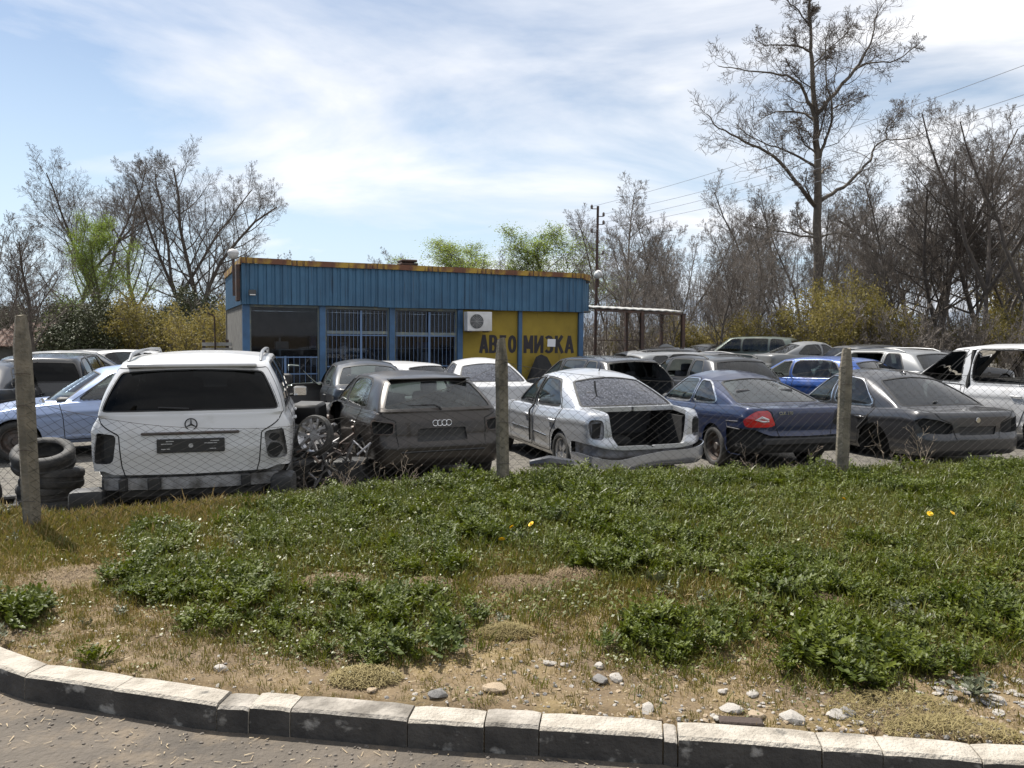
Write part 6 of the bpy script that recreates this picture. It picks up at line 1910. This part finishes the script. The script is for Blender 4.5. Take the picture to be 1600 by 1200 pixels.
def clover(seed, n=22, m=grassg):
    rs = random.Random(seed); V, Fq = [], []
    for k in range(n):
        c = V3((rs.gauss(0, .05), rs.gauss(0, .05), rs.uniform(.008, .05))); a = rs.uniform(0, 6.28); s_ = rs.uniform(.006, .013)
        x = V3((math.cos(a), math.sin(a), rs.uniform(-.4, .4)))*s_; y = V3((-math.sin(a), math.cos(a), rs.uniform(-.4, .4)))*s_*.7
        b = len(V); V += [c - x, c - y, c + x, c + y]; Fq.append([b, b+1, b+2, b+3])
    return mesh_from('clover', V, Fq, m, None, False)
pr = np.random.default_rng(21)
# where the weeds grow: patches read off the photograph (px, py, half width, half height, weight)
PATCH = [(250, 842, 65, 32, 1.0), (310, 900, 165, 40, 1.0), (450, 815, 120, 48, 1.0), (560, 962, 205, 62, 1.15), (480, 880, 130, 40, .65), (700, 800, 260, 62, 1.1), (620, 860, 150, 40, .8), (900, 770, 200, 50, 1.0),
         (1060, 770, 130, 60, 1.1), (1010, 850, 220, 50, .75), (1140, 830, 130, 50, .8), (1050, 990, 120, 48, 1.0), (1380, 940, 240, 70, 1.0), (1350, 1020, 150, 42, 1.15), (1520, 970, 120, 60, 1.0), (1300, 760, 250, 34, .65),
         (1500, 770, 150, 50, .75), (1480, 860, 200, 50, .8), (1230, 890, 110, 45, .7), (30, 945, 55, 24, 1.0), (1750, 850, 150, 90, .8), (310, 968, 40, 20, .9), (860, 925, 90, 30, .5), (150, 1022, 30, 14, .7), (560, 770, 90, 30, .8), (1600, 740, 120, 40, .8)]
def px_of(x, y, z):
    zz = z - EYE; f = y*_cp - zz*_sp; u = y*_sp + zz*_cp
    return 800 + F_PX*x/f, 600 - F_PX*u/f
def dens(x, y, z):
    a, b = px_of(x, y, z + .06)
    d = np.zeros_like(a)
    for (cx, cy, hx, hy, w_) in PATCH:
        q = ((a-cx)/hx)**2 + ((b-cy)/hy)**2
        d = np.maximum(d, w_*np.clip(1.35 - q, 0, 1))
    return d
HEAPS = [(525, 902, .24), (815, 905, .26), (897, 893, .20), (668, 906, .18), (1285, 932, .15), (570, 1037, .15), (790, 972, .14), (1400, 1085, .26), (1490, 1122, .22), (120, 890, .30)]
HC = [(at_z(a, b, .17), c) for a, b, c in HEAPS]
def cand(n, x0=-8.5, x1=11.5, y0=2.6, y1=9.6):
    x = pr.uniform(x0, x1, n); y = pr.uniform(y0, y1, n)
    k = (y > kerb_y(x) + .03) & (y < fence_y(x) + .75) & (np.abs(x) < y*.85 + 1.8)
    for p_, r_ in HC: k &= ((x - p_.x)/(r_*1.25))**2 + ((y - p_.y)/(r_*.85))**2 > pr.uniform(.15, 1.1, n)
    return x[k], y[k]
nz_ = lambda x, y, s_, o_: .5 + .5*np.sin(x*s_*1.3 + o_ + 1.7*np.sin(y*s_*.9 + o_))*np.sin(y*s_*1.1 - o_*2 + 1.3*np.sin(x*s_*.7))
def put(name, x, y, sc0, sc1, variants, label, cat, tilt=.2, dz=-.004):
    z = ground_z(x, y) + dz; n = len(x)
    r_ = np.stack([pr.normal(0, tilt, n), pr.normal(0, tilt, n), pr.uniform(0, 6.28, n)], 1)
    return scatter(name, np.stack([x, y, z], 1), r_, pr.uniform(sc0, sc1, n), pr.integers(0, len(variants), n), variants, label, cat)
# leafy weeds
x, y = cand(30000)
d = dens(x, y, ground_z(x, y)) * (.40 + .8*nz_(x, y, 2.3, .4))
q_ = np.clip((d - .27)*3.0, 0, 1)
k = pr.random(len(x)) < q_*.46*(.4 + .6*(nz_(x, y, 3.7, 1.9) > .25))
big_ = .66 + .62*np.clip(d[k], 0, 1)*nz_(x[k], y[k], 3.1, .7)
weeds = [weed(300 + i, 11 + i % 4, .15 + .012*(i % 5)) for i in range(8)]
big = d[k] 
put('leafy_weeds', x[k], y[k], big_*.66, big_*1.05, weeds, 'dark green leafy weeds growing in clumps on the bank', 'weeds', .25)
# a taller fringe along the fence in the middle and right
n = 1500
xf_ = pr.uniform(-2.2, 9.5, n); yf_ = fence_y(xf_) + pr.normal(-.25, .30, n)
k = pr.random(n) < .10 + .75*nz_(xf_, yf_, 1.5, 2.0)**1.5
put('tall_weeds', xf_[k], yf_[k], .45, 1.05, weeds, 'taller green weeds along the fence line', 'weeds', .2)
# grey-leaved weeds here and there
x, y = cand(1100); k = nz_(x, y, 1.9, 3.3) > .62
put('grey_weeds', x[k], y[k], .4, .9, [weed(400 + i, 8, .12, weedm2, .022) for i in range(4)], 'grey-green weeds scattered over the bank', 'weeds', .3)
# grass
x, y = cand(172000)
z = ground_z(x, y); d = dens(x, y, z); ky = y - kerb_y(x)
bare = np.clip((ky - .05)/1.5, 0, 1) * (.30 + .9*nz_(x, y, 1.2, 5.0)) + .10
left = np.clip((-x - .5)/1.5, 0, 1) * .5
k = pr.random(len(x)) < np.clip(1.35*bare + left + .4*d + .12, .08, 1)
x, y, d, ky = x[k], y[k], d[k], ky[k]
g_ = nz_(x, y, .9, 1.1)
low = .50 + .50*np.clip(ky/1.4, 0, 1)
green = pr.random(len(x)) < np.clip(.03 + .46*d + .32*g_*np.clip((ky-1.4)/1.5, 0, 1)*np.clip((x + 2.2)/1.5, .1, 1), 0, 1)
tf_y = [tuft(500 + i, 15, .045 + .006*i, grassm) for i in range(4)]
tf_s = [tuft(520 + i, 12, .035 + .006*i, strawm, .0022, .045, 1.0) for i in range(4)]
tf_g = [tuft(540 + i, 14, .075 + .010*i, grassg, .0032, .04, .7) for i in range(4)] + [clover(560 + i) for i in range(4)]
put('green_grass', x[green], y[green], .7*low[green], 1.4*low[green], tf_g, 'fresh green grass between the weeds', 'grass')
rest = ~green
dry = pr.random(len(x)) < np.clip(.58 - .42*np.clip((ky - .8)/2.2, 0, 1) + .3*(nz_(x, y, 2.1, 7.0) - .5), .08, .9)
a_ = rest & ~dry; b_ = rest & dry
put('yellow_grass', x[a_], y[a_], .6*low[a_], 1.3*low[a_], tf_y, 'short yellow-green grass on the bank', 'grass')
put('dry_grass', x[b_], y[b_], .5*low[b_], 1.3*low[b_], tf_s, 'short straw-coloured grass behind the kerb', 'grass', .3)
# tall yellow grass at the left post
n = 3200
x = pr.uniform(-6.5, -2.2, n); y = fence_y(x) + pr.normal(.05, .38, n); k = (np.abs(x) < y*.85 + 1.8)
put('tall_yellow_grass', x[k], y[k], .7, 1.7, tf_y + [tuft(580, 14, .07, strawm)], 'taller yellow grass round the left fence post', 'grass')
# mown brown thatch heaps
def thatch(px, py, hw_, seed, lab):
    p = at_z(px, py, .17); rs = random.Random(seed); V, Fq = [], []
    for k in range(1900):
        r1 = math.sqrt(rs.random())*hw_; a = rs.uniform(0, 6.28); x_, y_ = p.x + r1*math.cos(a)*1.3, p.y + r1*math.sin(a)*.8
        z_ = float(ground_z(x_, y_)) + (.045*(1 - (r1/hw_)**2) + .010)*rs.random() + .004; b = rs.uniform(0, 6.28); L = rs.uniform(.006, .022)
        d_ = V3((math.cos(b), math.sin(b), rs.uniform(-.3, .9)))*L; s_ = V3((-math.sin(b), math.cos(b), 0))*.0012
        c = V3((x_, y_, z_)); q = len(V); V += [c - d_ - s_, c - d_ + s_, c + d_ + s_, c + d_ - s_]; Fq.append([q, q+1, q+2, q+3])
    o = link('dead_grass', mesh_from('dead_grass', V, Fq, cushm if seed in (7, 9, 11, 13) else mossm, None, False)); return tag(o, lab, 'dead grass', kind='stuff')
thatch(525, 902, .20, 1, 'brown heap of dead grass left of the middle'); thatch(815, 905, .20, 2, 'brown heap of dead grass in the middle of the bank')
thatch(897, 893, .17, 4, 'brown heap of dead grass right of the middle'); thatch(668, 906, .16, 5, 'thin brown heap of dead grass'); thatch(1285, 932, .12, 6, 'round brown heap of dead grass on the right')
thatch(570, 1037, .13, 7, 'pale cushion of dead grass near the kerb'); thatch(790, 972, .12, 9, 'pale cushion of dead grass in the middle'); thatch(1400, 1085, .22, 11, 'pale mat of dead grass near the kerb'); thatch(1490, 1122, .20, 13, 'pale mat of dead grass against the kerb'); thatch(120, 890, .28, 15, 'brown patch of dead grass on the left')
# stones
stm = [mat('stone_%s' % n_, c_, .9, 0, tuple(v*.6 for v in c_), 12, 5, (.4, .7), .4, 60) for n_, c_ in (('white', (.40, .37, .33)), ('buff', (.36, .28, .19)), ('grey', (.22, .21, .20)))]
def stone_mesh(seed, m, flat=.6):
    rs = random.Random(seed); bm = bmesh.new(); bmesh.ops.create_icosphere(bm, subdivisions=2, radius=1)
    ax = [V3((rs.gauss(0, 1), rs.gauss(0, 1), rs.gauss(0, 1))).normalized() for _ in range(7)]; lim = [rs.uniform(.5, .85) for _ in ax]
    for v in bm.verts:
        for a, l in zip(ax, lim):
            t = v.co.dot(a)
            if t > l: v.co -= a*(t - l)
        v.co.x *= 1.25; v.co.z *= flat
    me = bpy.data.meshes.new('stone'); bm.to_mesh(me); bm.free(); me.materials.append(m); return me
SM = [stone_mesh(40 + i, stm[(0, 0, 1, 2, 0, 1)[i]], .45 + .06*i) for i in range(6)]
STONES = [(773, 1078, .050, 2, 'largest buff stone behind the middle of the kerb'), (685, 1086, .045, 3, 'grey stone against the kerb left of the largest buff stone'), (614, 1055, .028, 0, 'white stone left of the grey stone by the kerb'), (581, 1078, .028, 2, 'small buff stone at the kerb below the white one'),
          (860, 1040, .030, 1, 'upright white stone right of the buff stone'), (885, 1043, .026, 0, 'small white stone beside the upright white one'), (936, 1044, .030, 4, 'white stone lying alone in the dry grass'), (938, 1066, .042, 3, 'broad grey stone near the kerb right of the middle'),
          (963, 1062, .038, 4, 'long white splinter of stone beside the broad grey one'), (1010, 1108, .036, 0, 'pale stone on the edge of the kerb right of the middle'), (1142, 1108, .045, 0, 'white stone in the rubble left of the brown board'), (1182, 1118, .040, 2, 'buff upright stone in the rubble by the kerb'),
          (1236, 1122, .050, 4, 'biggest white stone in the rubble by the kerb'), (1175, 1085, .032, 1, 'pale stone above the rubble by the kerb'), (1308, 1117, .045, 0, 'white stone right of the rubble'), (1325, 1115, .04, 3, 'grey stone right of the rubble'), (1340, 1128, .024, 1, 'small white stone at the kerb on the right'),
          (1130, 1082, .026, 0, 'small white stone at the left edge of the rubble'), (347, 1046, .034, 4, 'pale stone in the dry grass on the left'), (1123, 1122, .026, 1, 'white pebble on the kerb edge left of the rubble')]
rs = random.Random(6)
for px, py, s_, k, lab in STONES:
    p = at_z(px, py, .10); o = link('stone', SM[k % 6], None, (p.x, p.y, float(ground_z(p.x, p.y)) + s_*.18), (rs.uniform(-.2, .2), rs.uniform(-.2, .2), rs.uniform(0, 6))); o.scale = (s_, s_*.85, s_); tag(o, lab, 'stone')
n = 2600
x = pr.uniform(-3.5, 4.5, n); y = kerb_y(x) + np.abs(pr.normal(0, .38, n)) + .02
k = pr.random(n) < .25 + .75*np.clip((x + .8)/1.5, 0, 1)
sv = []
for m_ in SM: c = m_.copy(); sv.append(c)
put('pebbles', x[k], y[k], .003, .012, sv, 'small pale pebbles in the soil behind the kerb', 'pebbles', .3, .002)
n = 70
pf = at_z(1540, 1078, .12); x = pr.normal(pf.x, .13, n); y = pr.normal(pf.y, .10, n)
put('stone_flakes', x, y, .010, .030, [stone_mesh(80 + i, stm[(0, 2)[i % 2]], .2) for i in range(3)], 'pale flat stone flakes on bare soil at the right', 'pebbles', .15, .004)
gm2 = mat('road_stone', (.20, .17, .14), .9, 0, (.05, .045, .04), 40, 2)
n = 900
x = pr.uniform(-3.2, 2.6, n); y = kerb_y(x) - .16 - np.abs(pr.normal(0, .35, n))
scatter('road_grit', np.stack([x, y, np.full(n, .001)], 1), np.stack([pr.normal(0, .3, n), pr.normal(0, .3, n), pr.uniform(0, 6.28, n)], 1), pr.uniform(.0025, .008, n), pr.integers(0, 3, n), [stone_mesh(90 + i, gm2, .7) for i in range(3)], 'grit and small stones on the dusty road', 'grit')
# straw litter on the road and the verge
def straw(n, fx, lab, name, seed):
    rs = np.random.default_rng(seed); V, Fq = [], []
    for k in range(n):
        x_, y_, z_ = fx(rs); a = rs.uniform(0, 6.28); L = .004 + .02*rs.random()**2; w_ = rs.uniform(.0008, .003)
        d_ = V3((math.cos(a), math.sin(a), rs.uniform(-.1, .2)))*L; s_ = V3((-math.sin(a), math.cos(a), 0))*w_; c = V3((x_, y_, z_)); q = len(V)
        V += [c - d_ - s_, c - d_ + s_, c + d_ + s_*.4, c + d_ - s_*.4]; Fq.append([q, q+1, q+2, q+3])
    o = link(name, mesh_from(name, V, Fq, mat('straw_' + name, (.40, .33, .22), .9, 0, (.24, .17, .10), 30, 2), None, False)); return tag(o, lab, 'litter', kind='stuff')
def f1(rs):
    x_ = rs.uniform(-3.2, 2.4); return x_, float(kerb_y(x_)) - .17 - abs(rs.normal(0, .22)), .006
def f2(rs):
    x_ = rs.uniform(-3.4, 4.0); y_ = float(kerb_y(x_)) + abs(rs.normal(0, .7)) + .03; return x_, y_, float(ground_z(x_, y_)) + .012
straw(420, f1, 'bits of straw and dry leaf in the gutter', 'gutter_litter', 1); straw(900, f2, 'bits of straw and dry stalk on the verge', 'verge_litter', 2)
# yellow flowers
yel = mat('dandelion_yellow', (.75, .48, .012), .6)
fme = None
for k, (px, py) in enumerate([(784, 843), (800, 824), (830, 819), (1453, 803), (1488, 802), (1318, 780)]):
    p = at_z(px, py, .33)
    if fme is None:
        mb = MB()
        for r_, h_, n_ in ((.022, .004, 14), (.014, .009, 10), (.007, .012, 6)):
            for j in range(n_):
                a = 2*math.pi*j/n_ + r_*50; c, s_ = math.cos(a), math.sin(a); mb.add([(-s_*.002, c*.002, h_*.5), (s_*.002, -c*.002, h_*.5), (c*r_ + s_*.004, s_*r_ - c*.004, h_), (c*r_ - s_*.004, s_*r_ + c*.004, h_)], [[0, 1, 2, 3]])
        fme = mb.mesh('flower_head', yel); mb = MB(); mb.tube([(0, 0, -.16), (.01, 0, -.08), (0, 0, .002)], .002, 4); sme = mb.mesh('stalk', grassg)
    o = thing('yellow_flower', 'yellow dandelion flower standing out of the green weeds', 'flower', (p.x, p.y, .33), k, 'yellow flowers in the weeds'); link('flower_head', fme, o, None, (-.7, 0, 0)); link('stalk', sme, o)
# dry stalks standing before the hatchback and the coupe
for px, Y, n_, lab in ((500, 8.3, 9, 'dry bare stalks left of the hatchback'), (630, 8.5, 12, 'dry bare branching stalks in front of the hatchback tail'), (1205, 9.0, 9, 'dry bare stalks in front of the blue coupe'), (1445, 9.0, 6, 'dry bare stalk in front of the dark grey saloon')):
    t = Tree(int(px)); c = V3(((px-800)/F_PX*Y, Y, float(ground_z((px-800)/F_PX*Y, Y)) - .05))
    q = dict(lv=2, n=[5, 3], ang=[42, 45], len=[.45, .5], seg=[.12, .08, .06], taper=.4, rmin=.0018, rr=.6, wander=.5, up=[.2, .3, .2], f0=[.25, .2])
    for k in range(n_): t.grow(c + V3((t.rs.uniform(-.35, .35), t.rs.uniform(-.15, .15), 0)), V3((t.rs.uniform(-.7, .7), t.rs.uniform(-.4, .4), 1)), t.rs.uniform(.35, .75), .006, 0, q)
    o = link('dry_stalks', t.mesh((0, 1, 2), 'dry_stalks', mat('dry_stalk', (.26, .21, .16), .9))); tag(o, lab, 'weeds', kind='stuff')
# brown board lying on the kerb edge
p = at_z(1160, 1126, .125); mb = MB(); mb.rbox((0, 0, .006), (.17, .05, .014), .005, 1); o = mb.build('wood_scrap', mat('old_brown_wood', (.05, .035, .028), .9, bump=.5), None, loc=(p.x, p.y + .02, float(ground_z(p.x, p.y + .03)) + .012), rot=(.1, 0, -.12)); tag(o, 'dark brown scrap of wood behind the kerb', 'wood scrap')
